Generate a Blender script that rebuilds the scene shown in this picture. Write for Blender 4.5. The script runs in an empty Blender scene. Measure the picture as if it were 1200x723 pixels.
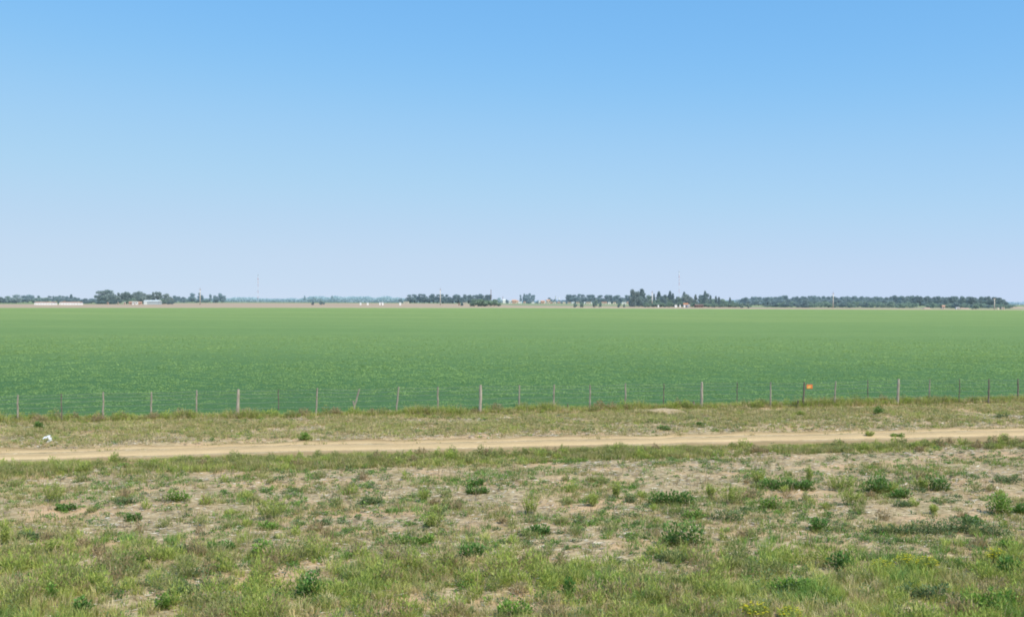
import bpy, math
import numpy as np
from mathutils import Matrix, Vector

R = math.radians
rng = np.random.default_rng(11)
scene = bpy.context.scene
COL = scene.collection

# ------------------------------------------------------------------ camera
H = 5.2
F = 1152.0
CX, CY = 600.0, 361.5
PITCH = math.atan(7.5 / F)
ROLL = R(0.239)
cam_d = bpy.data.cameras.new("camera")
cam_d.sensor_width = 36.0
cam_d.lens = 36.0 * F / 1200.0
cam_d.clip_start = 0.1
cam_d.clip_end = 30000
cam = bpy.data.objects.new("camera", cam_d)
COL.objects.link(cam)
CM = Matrix.Translation((0, 0, H)) @ Matrix.Rotation(math.pi / 2 - PITCH, 4, 'X') @ Matrix.Rotation(ROLL, 4, 'Z')
cam.matrix_world = CM
scene.camera = cam
CR = np.array(CM.to_3x3())


# ------------------------------------------------------------------ noise and terrain
_tab = np.random.default_rng(5).random((256, 256))


def vnoise(x, y, s=1.0, o=0):
    x = np.asarray(x, float) / s + 17.3 + o * 31.7
    y = np.asarray(y, float) / s + 9.1 + o * 53.9
    xi = np.floor(x).astype(int)
    yi = np.floor(y).astype(int)
    fx = x - xi
    fy = y - yi
    fx = fx * fx * (3 - 2 * fx)
    fy = fy * fy * (3 - 2 * fy)
    a = _tab[xi & 255, yi & 255]
    b = _tab[(xi + 1) & 255, yi & 255]
    c = _tab[xi & 255, (yi + 1) & 255]
    d = _tab[(xi + 1) & 255, (yi + 1) & 255]
    return (a * (1 - fx) + b * fx) * (1 - fy) + (c * (1 - fx) + d * fx) * fy


def fbm(x, y, s, o=0, n=3):
    t = 0
    w = 0
    for k in range(n):
        t = t + vnoise(x, y, s / 2 ** k, o + k) * 0.5 ** k
        w += 0.5 ** k
    return t / w


def sstep(a, b, v):
    t = np.clip((np.asarray(v, float) - a) / (b - a), 0, 1)
    return t * t * (3 - 2 * t)


def zfar(y):
    return 3.0 * sstep(400, 1400, y)


def ray(px, py):
    d = CR @ np.array([(px - CX) / F, -(py - CY) / F, -1.0])
    return d


def at(px, py):
    """the point of the land seen at a place in the photograph"""
    d = ray(px, py)
    lo, hi = 1.0, 6000.0
    for _ in range(60):
        m = (lo + hi) / 2
        if H + d[2] * m / d[1] > zfar(m):
            lo = m
        else:
            hi = m
    return np.array([d[0] * lo / d[1], lo, float(zfar(lo))])


def atZ(px, Z):
    d = ray(px, 355.0)
    return np.array([d[0] * Z / d[1], Z, float(zfar(Z))])


def height_to(px, py, Z):
    """how tall a thing at depth Z must be to reach image row py"""
    d = ray(px, py)
    return H + d[2] * Z / d[1] - float(zfar(Z))


# road edges, fence line and field edge come from the land itself
ROAD_T = [(-250, 536), (0, 527.5), (300, 518.5), (600, 513.5), (900, 506.5), (1200, 500.5), (1500, 494)]
ROAD_B = [(-250, 552), (0, 542), (300, 532), (600, 526), (900, 518.5), (1200, 512.5), (1500, 506)]
FENCE_L = [(-250, 499), (21, 494), (177, 492), (280, 490.5), (463, 486), (563, 485), (690, 480.5), (823, 477.5), (941, 477.5), (1052, 474), (1190, 471), (1450, 464)]


def line_fn(pts):
    P = np.array([at(*p) for p in pts])
    return lambda x: np.interp(x, P[:, 0], P[:, 1])


road_far = line_fn(ROAD_T)
road_near = line_fn(ROAD_B)
fence_y = line_fn(FENCE_L)


def ext(fn):
    return lambda x: fn(np.clip(x, -60, 60))


def zground(x, y):
    x = np.asarray(x, float)
    y = np.asarray(y, float)
    z = zfar(y)
    near = 1 - sstep(45, 60, y)
    bump = (fbm(x, y, 3.0, 1, 3) - 0.5) * 0.14 + (vnoise(x, y, 0.45, 8) - 0.5) * 0.03
    rf, rn = road_far(x), road_near(x)
    onroad = sstep(-1.3, -0.5, y - rn) * (1 - sstep(-0.15, 0.5, y - rf))
    bump = bump * (1 - onroad) - 0.05 * onroad
    # low spoil heap beside the fence
    bump = bump + 0.15 * np.exp(-(((x - HEAP[0]) / 1.5) ** 2 + ((y - HEAP[1]) / 0.6) ** 2))
    return z + bump * near


HEAP = at(782, 485)
HEAP = (HEAP[0], HEAP[1] + 0.2)


# ------------------------------------------------------------------ mesh helpers
def mesh_np(name, V, faces_flat, sizes, mat=None, col=None, smooth=False):
    me = bpy.data.meshes.new(name)
    V = np.ascontiguousarray(V, dtype=np.float32)
    faces_flat = np.ascontiguousarray(faces_flat, dtype=np.int32).ravel()
    sizes = np.ascontiguousarray(sizes, dtype=np.int32)
    me.vertices.add(len(V))
    me.vertices.foreach_set("co", V.ravel())
    me.loops.add(len(faces_flat))
    me.loops.foreach_set("vertex_index", faces_flat)
    me.polygons.add(len(sizes))
    st = np.zeros(len(sizes), np.int32)
    st[1:] = np.cumsum(sizes)[:-1]
    me.polygons.foreach_set("loop_start", st)
    if smooth:
        me.polygons.foreach_set("use_smooth", np.ones(len(sizes), bool))
    me.update(calc_edges=True)
    if col is not None:
        a = me.color_attributes.new("Col", 'FLOAT_COLOR', 'POINT')
        c = np.ones((len(V), 4), np.float32)
        c[:, :3] = np.clip(col, 0, 1)
        a.data.foreach_set("color", c.ravel())
    if mat:
        me.materials.append(mat)
    return me


def obj(name, me, parent=None, kind=None, label=None, cat=None, group=None, loc=None):
    o = bpy.data.objects.new(name, me)
    COL.objects.link(o)
    if parent:
        o.parent = parent
    if loc is not None:
        o.location = loc
    if kind:
        o['kind'] = kind
    if label:
        o['label'] = label
    if cat:
        o['category'] = cat
    if group:
        o['group'] = group
    return o


def empty(name, loc, label=None, cat=None, group=None, rz=0):
    o = obj(name, None, None, None, label, cat, group, loc)
    o.rotation_euler = (0, 0, rz)
    return o


class MB:
    """collects boxes, prisms and tubes into one mesh"""

    def __init__(s):
        s.v, s.f = [], []

    def add(s, vs, fs):
        n = len(s.v)
        s.v += [tuple(v) for v in vs]
        s.f += [tuple(i + n for i in f) for f in fs]
        return s

    def box(s, x0, x1, y0, y1, z0, z1):
        vs = [(x0, y0, z0), (x1, y0, z0), (x1, y1, z0), (x0, y1, z0), (x0, y0, z1), (x1, y0, z1), (x1, y1, z1), (x0, y1, z1)]
        return s.add(vs, [(0, 3, 2, 1), (4, 5, 6, 7), (0, 1, 5, 4), (1, 2, 6, 5), (2, 3, 7, 6), (3, 0, 4, 7)])

    def tube(s, pts, rad, n=7, cap=True):
        pts = [Vector(p) for p in pts]
        if not hasattr(rad, '__len__'):
            rad = [rad] * len(pts)
        vs = []
        for i, p in enumerate(pts):
            t = (pts[min(i + 1, len(pts) - 1)] - pts[max(i - 1, 0)]).normalized()
            u = t.orthogonal().normalized() if abs(t.z) < .9 else Vector((1, 0, 0))
            u = (u - t * u.dot(t)).normalized()
            w = t.cross(u)
            for k in range(n):
                a = 2 * math.pi * k / n
                vs.append(p + (u * math.cos(a) + w * math.sin(a)) * rad[i])
        fs = []
        for i in range(len(pts) - 1):
            for k in range(n):
                fs.append((i * n + k, i * n + (k + 1) % n, (i + 1) * n + (k + 1) % n, (i + 1) * n + k))
        if cap:
            fs.append(tuple(range(n))[::-1])
            fs.append(tuple((len(pts) - 1) * n + k for k in range(n)))
        return s.add(vs, fs)

    def gable(s, x0, x1, y0, y1, z0, z1, t=0.15):
        """a closed pitched roof, ridge along x"""
        ym = (y0 + y1) / 2
        vs = [(x0, y0, z0), (x1, y0, z0), (x1, y1, z0), (x0, y1, z0), (x0, ym, z1), (x1, ym, z1)]
        return s.add(vs, [(0, 3, 2, 1), (0, 1, 5, 4), (2, 3, 4, 5), (0, 4, 3), (1, 2, 5)])

    def mesh(s, name, mat, smooth=False):
        me = bpy.data.meshes.new(name)
        me.from_pydata(s.v, [], s.f)
        if smooth:
            me.polygons.foreach_set("use_smooth", [True] * len(me.polygons))
        me.materials.append(mat)
        me.update()
        return me

    def build(s, name, mat, parent=None, **k):
        return obj(name, s.mesh(name, mat, k.pop('smooth', False)), parent, **k)


def unit(a):
    return a / np.maximum(np.linalg.norm(a, axis=1, keepdims=True), 1e-9)


def leaf_mesh(name, P, D, N, L, W, C, mat, fold=0.18, parts=None):
    """pointed folded leaves: base, two sides, tip.  P base, D direction, N face normal"""
    n = len(P)
    D = unit(D)
    S = unit(np.cross(D, N))
    N = np.cross(S, D)
    L = np.asarray(L).reshape(-1, 1) * np.ones((n, 1))
    W = np.asarray(W).reshape(-1, 1) * np.ones((n, 1))
    V = np.empty((n, 4, 3))
    V[:, 0] = P
    V[:, 1] = P + D * L * 0.45 + S * W / 2 + N * W * fold
    V[:, 2] = P + D * L
    V[:, 3] = P + D * L * 0.45 - S * W / 2 + N * W * fold
    b = np.arange(n)[:, None] * 4
    Fa = np.concatenate([b + [0, 1, 2], b + [0, 2, 3]], 1).reshape(-1, 3)
    Cc = np.repeat(C[:, None, :], 4, 1)
    Cc[:, 0] *= 0.75
    return mesh_np(name, V.reshape(-1, 3), Fa, np.full(len(Fa), 3), mat, Cc.reshape(-1, 3))


def blades_arrays(P, A, Hh, W, lean, C, tipC=None):
    """bent grass blades: P root, A azimuth, Hh height, lean 0..1.4"""
    n = len(P)
    d = np.stack([np.cos(A), np.sin(A), np.zeros(n)], 1)
    s = np.stack([-np.sin(A), np.cos(A), np.zeros(n)], 1)
    # the flat of the blade turns at random
    tw = rng.uniform(0, math.pi, n)[:, None]
    s = s * np.cos(tw) + d * np.sin(tw)
    up = np.array([0, 0, 1.0])
    Hh = Hh[:, None]
    W = W[:, None] / 2
    ln = lean[:, None]
    m = P + up * Hh * 0.55 + d * Hh * ln * 0.25
    t = P + up * Hh * (1 - 0.22 * ln) + d * Hh * ln * 0.85
    V = np.stack([P - s * W, P + s * W, m + s * W * 0.85, m - s * W * 0.85, t], 1)
    b = np.arange(n)[:, None] * 5
    Fa = np.concatenate([b + [0, 1, 2, 3], b + [3, 2, 4]], 1)
    Cc = np.repeat(C[:, None, :], 5, 1)
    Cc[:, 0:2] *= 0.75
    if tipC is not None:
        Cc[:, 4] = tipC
    return V.reshape(-1, 3), Fa.ravel(), np.tile([4, 3], n), Cc.reshape(-1, 3)


# ------------------------------------------------------------------ materials
def newmat(name):
    m = bpy.data.materials.new(name)
    m.use_nodes = True
    nt = m.node_tree
    nt.nodes.clear()
    out = nt.nodes.new('ShaderNodeOutputMaterial')
    return m, nt, out


def nd(nt, t, **k):
    n = nt.nodes.new(t)
    ins = k.pop('ins', {})
    for a, b in k.items():
        setattr(n, a, b)
    for a, b in ins.items():
        if isinstance(b, bpy.types.NodeSocket):
            nt.links.new(b, n.inputs[a])
        else:
            n.inputs[a].default_value = b
    return n


def mixc(nt, fac, a, b, blend='MIX'):
    n = nt.nodes.new('ShaderNodeMix')
    n.data_type = 'RGBA'
    n.blend_type = blend
    for i, v in ((0, fac), (6, a), (7, b)):
        if isinstance(v, bpy.types.NodeSocket):
            nt.links.new(v, n.inputs[i])
        else:
            if i == 0:
                n.inputs[i].default_value = v
            else:
                n.inputs[i].default_value = (*v, 1) if len(v) == 3 else v
    return n.outputs[2]


def noise(nt, vec, scale, detail=4, rough=.6, dist=0):
    n = nd(nt, 'ShaderNodeTexNoise', ins={'Scale': scale, 'Detail': detail, 'Roughness': rough, 'Distortion': dist})
    nt.links.new(vec, n.inputs['Vector'])
    return n.outputs['Fac']


def ramp(nt, fac, stops):
    n = nt.nodes.new('ShaderNodeValToRGB')
    nt.links.new(fac, n.inputs[0])
    e = n.color_ramp.elements
    while len(e) < len(stops):
        e.new(0.5)
    for i, (p, c) in enumerate(stops):
        e[i].position = p
        e[i].color = (*c, 1) if hasattr(c, '__len__') else (c, c, c, 1)
    return n.outputs[0]


def scaled(nt, vec, s):
    n = nd(nt, 'ShaderNodeVectorMath', operation='MULTIPLY')
    nt.links.new(vec, n.inputs[0])
    n.inputs[1].default_value = s
    return n.outputs[0]


def bump(nt, h, dist, strength=1.0):
    n = nd(nt, 'ShaderNodeBump', ins={'Strength': strength, 'Distance': dist})
    nt.links.new(h, n.inputs['Height'])
    return n.outputs[0]


def principled(nt, out, color, rough=.8, spec=.2, normal=None, metal=0):
    p = nd(nt, 'ShaderNodeBsdfPrincipled', ins={'Roughness': rough, 'Specular IOR Level': spec, 'Metallic': metal})
    if isinstance(color, bpy.types.NodeSocket):
        nt.links.new(color, p.inputs['Base Color'])
    else:
        p.inputs['Base Color'].default_value = (*color, 1)
    if normal is not None:
        nt.links.new(normal, p.inputs['Normal'])
    nt.links.new(p.outputs[0], out.inputs[0])
    return p


def mat_leaf(name, trans=0.3, rough=.6, spec=.25, gain=1.0, objcol=False):
    m, nt, out = newmat(name)
    if objcol:
        c = nd(nt, 'ShaderNodeObjectInfo').outputs['Color']
        a = nd(nt, 'ShaderNodeAttribute', attribute_name='Col').outputs['Color']
        c = mixc(nt, 1.0, c, a, 'MULTIPLY')
    else:
        c = nd(nt, 'ShaderNodeAttribute', attribute_name='Col').outputs['Color']
    if gain != 1.0:
        c = mixc(nt, 1.0, c, (gain, gain, gain), 'MULTIPLY')
    p = nd(nt, 'ShaderNodeBsdfPrincipled', ins={'Roughness': rough, 'Specular IOR Level': spec})
    nt.links.new(c, p.inputs['Base Color'])
    t = nd(nt, 'ShaderNodeBsdfTranslucent')
    c2 = mixc(nt, 1.0, c, (1.15, 1.2, .7), 'MULTIPLY')
    nt.links.new(c2, t.inputs[0])
    mx = nd(nt, 'ShaderNodeMixShader', ins={0: trans})
    nt.links.new(p.outputs[0], mx.inputs[1])
    nt.links.new(t.outputs[0], mx.inputs[2])
    if objcol:   # leaves glow to imitate airlight, by each tree's distance (in its colour's alpha)
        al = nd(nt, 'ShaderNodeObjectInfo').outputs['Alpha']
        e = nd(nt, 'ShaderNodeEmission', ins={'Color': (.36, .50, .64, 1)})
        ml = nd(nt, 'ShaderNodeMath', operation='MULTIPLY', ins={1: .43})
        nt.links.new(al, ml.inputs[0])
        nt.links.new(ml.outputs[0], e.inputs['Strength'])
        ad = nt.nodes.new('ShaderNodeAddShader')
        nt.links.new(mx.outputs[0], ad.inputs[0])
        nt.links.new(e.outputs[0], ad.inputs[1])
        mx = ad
    nt.links.new(mx.outputs[0], out.inputs[0])
    return m


M_GRASS = mat_leaf('grass_blades', .35)
M_WEED = mat_leaf('weed_leaf', .35, .55, .3)
M_CROP = mat_leaf('crop_leaf', .25, .7, .15)
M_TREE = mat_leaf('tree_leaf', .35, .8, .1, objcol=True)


def mat_noise(name, c1, c2, scale=3, rough=.85, spec=.2, stretch=(1, 1, 1), bmp=0.0, metal=0):
    m, nt, out = newmat(name)
    g = nd(nt, 'ShaderNodeTexCoord').outputs['Object']
    v = scaled(nt, g, stretch)
    f = noise(nt, v, scale)
    c = ramp(nt, f, [(.3, c1), (.7, c2)])
    principled(nt, out, c, rough, spec, bump(nt, f, bmp) if bmp else None, metal)
    return m


M_TRUNK = mat_noise('bark', (.09, .08, .07), (.2, .18, .16), 1.5)
M_STEM = mat_noise('stem', (.10, .13, .05), (.2, .22, .09), 8)
M_WOOD = mat_noise('weathered_wood', (.20, .17, .13), (.46, .41, .34), 9, stretch=(3, 3, .4), bmp=.01)
M_WOODL = mat_noise('bleached_wood', (.26, .225, .18), (.50, .45, .37), 9, stretch=(3, 3, .4), bmp=.01)
M_WOODD = mat_noise('dark_wood', (.09, .075, .06), (.26, .22, .18), 9, stretch=(3, 3, .4), bmp=.01)
M_WIRE = mat_noise('galvanised_wire', (.30, .30, .29), (.5, .5, .49), 20, .5, .5, metal=.5)
M_CONC = mat_noise('pole_concrete', (.50, .46, .41), (.66, .61, .54), .5)
M_WHITE = mat_noise('white_paint', (.74, .75, .76), (.84, .85, .86), 1)
M_PLASTIC = mat_noise('white_plastic', (.60, .63, .68), (.76, .78, .81), 12, .4, .4)
M_CREAM = mat_noise('cream_render', (.56, .50, .42), (.68, .62, .54), 1)
M_PINK = mat_noise('pink_render', (.52, .36, .30), (.62, .44, .37), 1)
M_TILE = mat_noise('red_roof_tiles', (.46, .27, .20), (.56, .36, .28), 2)
M_RUST = mat_noise('brown_roof', (.16, .12, .12), (.28, .20, .18), 2)
M_STEEL = mat_noise('sheet_steel', (.56, .62, .63), (.68, .73, .74), 1, .5, .4)
M_SHEDW = mat_noise('shed_wall_steel', (.33, .39, .42), (.40, .46, .50), 1, .6, .3)
M_GLASS = mat_noise('dark_window', (.03, .035, .04), (.06, .07, .08), 4, .2, .5)
M_MASTR = mat_noise('mast_red', (.42, .10, .07), (.5, .14, .1), 1)
M_MASTW = mat_noise('mast_white', (.75, .75, .75), (.85, .85, .85), 1)
M_BRICK = mat_noise('brick_orange', (.40, .19, .11), (.5, .27, .17), 2)


def add_detail(m, colsock):
    pass


# ---- ground material
def ground_material():
    m, nt, out = newmat('ground')
    g = nd(nt, 'ShaderNodeNewGeometry').outputs['Position']
    sep = nd(nt, 'ShaderNodeSeparateXYZ')
    nt.links.new(g, sep.inputs[0])
    st = scaled(nt, g, (0.55, 1, 1))
    fine = noise(nt, st, 8, 6, .8)
    mid = noise(nt, g, 2.2, 5, .65)
    big = noise(nt, scaled(nt, g, (.6, 1, 1)), .55, 4, .6)
    straw = ramp(nt, fine, [(.34, (.18, .125, .065)), (.44, (.35, .27, .155)), (.54, (.49, .39, .235)), (.66, (.76, .65, .46))])
    sand = ramp(nt, mid, [(.3, (.48, .32, .18)), (.7, (.68, .47, .28))])
    sand = mixc(nt, .5, sand, ramp(nt, fine, [(.3, (.46, .31, .18)), (.7, (.68, .50, .32))]))
    sm = nd(nt, 'ShaderNodeMath', operation='ADD')
    nt.links.new(big, sm.inputs[0])
    mm = nd(nt, 'ShaderNodeMath', operation='MULTIPLY', ins={1: .35})
    nt.links.new(mid, mm.inputs[0])
    nt.links.new(mm.outputs[0], sm.inputs[1])
    sandf = ramp(nt, sm.outputs[0], [(.66, 0), (.80, 1)])
    c = mixc(nt, sandf, straw, sand)
    green = ramp(nt, noise(nt, g, 1.1, 5, .7), [(.48, 0), (.66, .55)])
    c = mixc(nt, green, c, ramp(nt, fine, [(.3, (.09, .10, .045)), (.7, (.22, .22, .10))]))
    # beyond the crop: pasture
    far = ramp(nt, noise(nt, scaled(nt, g, (.3, 1, 1)), .006, 4, .6), [(.35, (.20, .27, .155)), (.5, (.24, .31, .18)), (.65, (.32, .30, .22))])
    ff = nd(nt, 'ShaderNodeMapRange', ins={'From Min': 100, 'From Max': 200})
    nt.links.new(sep.outputs[1], ff.inputs[0])
    c = mixc(nt, ff.outputs[0], c, far)
    principled(nt, out, c, .95, .1, bump(nt, fine, .03))
    return m


def road_material():
    m, nt, out = newmat('dirt_road')
    g = nd(nt, 'ShaderNodeNewGeometry').outputs['Position']
    uv = nd(nt, 'ShaderNodeUVMap', uv_map='UVMap').outputs[0]
    st = scaled(nt, uv, (.25, 3.2, 1))
    a = noise(nt, st, 1.6, 5, .65)
    b = noise(nt, g, 22, 4, .7)
    c = ramp(nt, a, [(.3, (.44, .32, .18)), (.5, (.60, .45, .26)), (.7, (.72, .57, .35))])
    c = mixc(nt, .4, c, ramp(nt, b, [(.3, (.44, .33, .19)), (.7, (.70, .56, .36))]))
    sp = nd(nt, 'ShaderNodeSeparateXYZ')
    nt.links.new(uv, sp.inputs[0])
    wob = nd(nt, 'ShaderNodeMath', operation='MULTIPLY_ADD', ins={1: .35, 2: -.175})
    nt.links.new(noise(nt, scaled(nt, uv, (.12, 0, 0)), 1, 3), wob.inputs[0])
    vv = nd(nt, 'ShaderNodeMath', operation='ADD')
    nt.links.new(sp.outputs[1], vv.inputs[0])
    nt.links.new(wob.outputs[0], vv.inputs[1])
    dv_ = nd(nt, 'ShaderNodeMath', operation='DIVIDE', ins={1: 2.5})
    nt.links.new(vv.outputs[0], dv_.inputs[0])
    # wheel tracks are packed and pale, the crown and the shoulders loose, darker, strewn with straw
    wheel = ramp(nt, dv_.outputs[0], [(.0, (.62, .60, .52)), (.16, (.97, .96, .93)), (.34, (1, .99, .96)), (.46, (.89, .87, .81)), (.56, (.91, .89, .83)), (.70, (1, .99, .96)), (.86, (.95, .93, .88)), (1.0, (.60, .56, .48))])
    c = mixc(nt, 1.0, c, wheel, 'MULTIPLY')
    principled(nt, out, c, .95, .1, bump(nt, b, .03))
    return m


def crop_material():
    m, nt, out = newmat('crop_canopy')
    g = nd(nt, 'ShaderNodeNewGeometry').outputs['Position']
    sep = nd(nt, 'ShaderNodeSeparateXYZ')
    nt.links.new(g, sep.inputs[0])
    f1 = noise(nt, g, 3.0, 6, .75)
    f2 = noise(nt, scaled(nt, g, (.16, 1, 1)), .05, 5, .6)
    f3 = noise(nt, scaled(nt, g, (.5, 1, 1)), .35, 5, .7)
    near = ramp(nt, f1, [(.3, (.135, .235, .085)), (.5, (.165, .285, .10)), (.72, (.20, .335, .12))])
    near = mixc(nt, .35, near, ramp(nt, f3, [(.35, (.13, .235, .085)), (.65, (.19, .32, .11))]))
    farc = ramp(nt, f2, [(.3, (.18, .28, .10)), (.5, (.215, .315, .115)), (.68, (.285, .36, .13))])
    farc = mixc(nt, .25, farc, ramp(nt, f3, [(.3, (.15, .27, .085)), (.7, (.255, .38, .13))]))
    mr = nd(nt, 'ShaderNodeMapRange', ins={'From Min': 60, 'From Max': 330})
    nt.links.new(sep.outputs[1], mr.inputs[0])
    c = mixc(nt, mr.outputs[0], near, farc)  # distance haze painted in: paler, yellower green with depth
    # the sheet is darker green below the leaves at the field's near edge
    mr2 = nd(nt, 'ShaderNodeMapRange', ins={'From Min': 60, 'From Max': 105})
    nt.links.new(sep.outputs[1], mr2.inputs[0])
    c = mixc(nt, mr2.outputs[0], (.10, .21, .08), c)
    principled(nt, out, c, .9, .1, bump(nt, f1, .25))
    return m


def far_material(name, c1, c2, sx=.2):
    m, nt, out = newmat(name)
    g = nd(nt, 'ShaderNodeNewGeometry').outputs['Position']
    f = noise(nt, scaled(nt, g, (sx, 1, 1)), .03, 5, .6)
    f2 = noise(nt, g, .35, 4, .7)
    c = mixc(nt, .3, ramp(nt, f, [(.35, c1), (.65, c2)]), ramp(nt, f2, [(.3, c1), (.7, c2)]))
    principled(nt, out, c, .95, .1)
    return m


# ------------------------------------------------------------------ the land
def spaced(dense0, dense1, step, lo, hi, growth=1.18):
    a = list(np.arange(dense0, dense1 + 1e-6, step))
    s = step
    while a[-1] < hi:
        s *= growth
        a.append(a[-1] + s)
    s = step
    while a[0] > lo:
        s *= growth
        a.insert(0, a[0] - s)
    return np.array(a)


def grid_mesh(name, X, Y, Z, mat, uv=False):
    ny, nx = X.shape
    V = np.stack([X, Y, Z], -1).reshape(-1, 3)
    i = np.arange(nx - 1)[None, :] + np.arange(ny - 1)[:, None] * nx
    Fa = np.stack([i, i + 1, i + 1 + nx, i + nx], -1).reshape(-1, 4)
    me = mesh_np(name, V, Fa, np.full(len(Fa), 4), mat, smooth=True)
    return me, Fa


gx = spaced(-34, 34, 0.16, -5000, 5000, 1.14)
gy = spaced(8, 52, 0.16, -300, 9000, 1.10)
gy = np.unique(np.concatenate([gy, np.arange(400, 1500, 50)]))
X, Y = np.meshgrid(gx, gy)
me, _ = grid_mesh('ground', X, Y, zground(X, Y), ground_material())
obj('ground', me, kind='structure')

# dirt road: a sheet a few mm over the ground, with wheel ruts
xs = np.concatenate([np.linspace(-58, -30, 60), np.linspace(-29.8, 34, 400), np.linspace(34.3, 58, 60)])
ts = np.linspace(-.52, 1.12, 34)
XX, TT = np.meshgrid(xs, ts)
rn_, rf_ = road_near(XX), road_far(XX)
YY = rn_ + (rf_ - rn_) * TT + (fbm(XX, XX * 0, 1.2, 3) - .5) * .8 * np.abs(TT - .5) * 2
rut = -0.085 * (np.exp(-((TT - .25) / .08) ** 2) + np.exp(-((TT - .78) / .08) ** 2)) + 0.03 * np.exp(-((TT - .5) / .12) ** 2)
edge = sstep(-.52, -.3, TT) * (1 - sstep(.98, 1.12, TT))
ZZ = zground(XX, YY) + 0.05 * edge + rut * edge - .03 * (1 - edge) + (fbm(XX, YY, .7, 4) - .5) * .03
me, Fa = grid_mesh('dirt_road', XX, YY, ZZ, road_material())
uvl = me.uv_layers.new(name='UVMap')
flat = Fa.ravel()
U = np.stack([XX.ravel()[flat], (TT.ravel()[flat]) * 2.5], 1).astype(np.float32)
uvl.data.foreach_set('uv', U.ravel())
obj('dirt_road', me, kind='structure')

# crop canopy: a raised, gently uneven sheet; real leaves stand on its near part
FIELD_FAR = line_fn([(-400, 360.6), (0, 361.2), (300, 361.0), (600, 361.2), (900, 362.6), (1200, 363.6), (1600, 364.5)])
xw = spaced(-90, 90, 0.9, -900, 900, 1.15)
ty = np.concatenate([np.linspace(0, .25, 140) ** 1.0, np.linspace(.252, 1, 120)])
XX, TT = np.meshgrid(xw, ty)


def fence_ext(x):
    P0, P1 = -22.0, 24.0
    y = fence_y(np.clip(x, P0, P1))
    return y + np.where(x < P0, (x - P0) * .12, 0) + np.where(x > P1, (x - P1) * .16, 0)


f0 = fence_ext(np.clip(XX, -70, 90)) + .55
f1 = FIELD_FAR(XX)
YY = f0 + (f1 - f0) * TT ** 1.6
can = .20 + (fbm(XX, YY, 2.2, 6) - .5) * .16 + (fbm(XX, YY, 25, 7) - .5) * .10
can *= sstep(0, .5, (YY - f0)) * (1 - sstep(-3, 0, YY - f1) * .95)
me, _ = grid_mesh('crop_canopy', XX, YY, zfar(YY) + can + .03, crop_material())
obj('crop_canopy', me, kind='stuff', label='green leafy crop covering the whole field beyond the fence', cat='crop')

# strips beyond the crop
def strip(name, far_pts, z, mat):
    xs_ = np.array([at(px, py)[0] for px, py in far_pts])
    ys_ = np.array([at(px, py)[1] for px, py in far_pts])
    xg = np.linspace(-760, 900, 260)
    o_ = np.argsort(xs_)
    yf = np.interp(xg, xs_[o_], ys_[o_])
    yn = FIELD_FAR(xg) - 1.0
    t = np.linspace(0, 1, 30)
    XX, TT = np.meshgrid(xg, t)
    YY = yn + (yf - yn) * TT
    me, _ = grid_mesh(name, XX, YY, zfar(YY) + z, mat)
    return obj(name, me, kind='structure')


strip('ploughed_field', [(-300, 357.2), (0, 356.6), (150, 356.6), (260, 355.2), (400, 355.4), (470, 355.6), (575, 356.6), (600, 358.2), (840, 359.6), (880, 360.4), (1040, 361.3), (1200, 362.3), (1400, 363.2)],
      .04, far_material('ploughed_soil', (.36, .285, .21), (.46, .37, .28)))
# a pale stubble margin at the crop's far edge
pts = [(-300, 360.2), (0, 360.7), (600, 360.5), (900, 362.0), (1200, 362.9), (1400, 363.9)]
strip('stubble_margin', pts, .09, far_material('stubble', (.42, .36, .25), (.52, .45, .33)))


# ------------------------------------------------------------------ vegetation on the near land
def in_view(x, y, pad=2.0):
    return np.abs(x) < y * .53 + pad


def scatter(n, y0, y1, xpad=6.0):
    n = int(n * (y1 * .53 + xpad) / (y1 * .53 + 2))
    y = rng.uniform(y0, y1, n)
    x = rng.uniform(-1, 1, n) * (y1 * .53 + xpad)
    k = in_view(x, y, xpad)
    return x[k], y[k]


def col_mix(n, cols, jitter=.12):
    cols = np.array(cols)
    i = rng.integers(0, len(cols), n)
    j = rng.integers(0, len(cols), n)
    t = rng.random((n, 1))
    c = cols[i] * (1 - t) + cols[j] * t
    return c * (1 + rng.normal(0, jitter, (n, 1)))


def tufts(name, x, y, per, hgt, rad, lean, wid, cols, tip, zoff=0, hj=.3, tuftcol=None, label=None, lying=0.0):
    """grass: every root (x, y) is a tuft of `per` blades"""
    nt_ = len(x)
    per = np.broadcast_to(per, nt_).astype(int)
    idx = np.repeat(np.arange(nt_), per)
    n = len(idx)
    th = hgt * (1 + rng.normal(0, hj, nt_)).clip(.35, 2.0) if not hasattr(hgt, '__len__') else hgt
    a = rng.uniform(0, 2 * math.pi, n)
    r = rad * np.sqrt(rng.random(n))
    px = x[idx] + np.cos(a) * r
    py = y[idx] + np.sin(a) * r
    pz = zground(px, py) - .01
    P = np.stack([px, py, pz], 1)
    A = a + rng.normal(0, .6, n)
    hh = th[idx] * rng.uniform(.55, 1.1, n)
    tc = col_mix(nt_, cols, .10) if tuftcol is None else tuftcol
    C = tc[idx] * (1 + rng.normal(0, .16, (n, 1)))
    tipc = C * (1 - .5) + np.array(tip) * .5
    wv = (wid if not hasattr(wid, '__len__') else wid[idx]) * rng.uniform(.6, 1.3, n)
    return blades_arrays(P, A, hh, wv, (lean * rng.uniform(.2, 1.4, n)).clip(0, 1.4), C, tipc)


def join_arrays(lst):
    Vs, Fs, Ss, Cs = [], [], [], []
    off = 0
    for V, Fa, S, C in lst:
        Vs.append(V)
        Fs.append(Fa + off)
        Ss.append(S)
        Cs.append(C)
        off += len(V)
    return np.concatenate(Vs), np.concatenate(Fs), np.concatenate(Ss), np.concatenate(Cs)


def bladew(y):
    return .005 + .00030 * y


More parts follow.
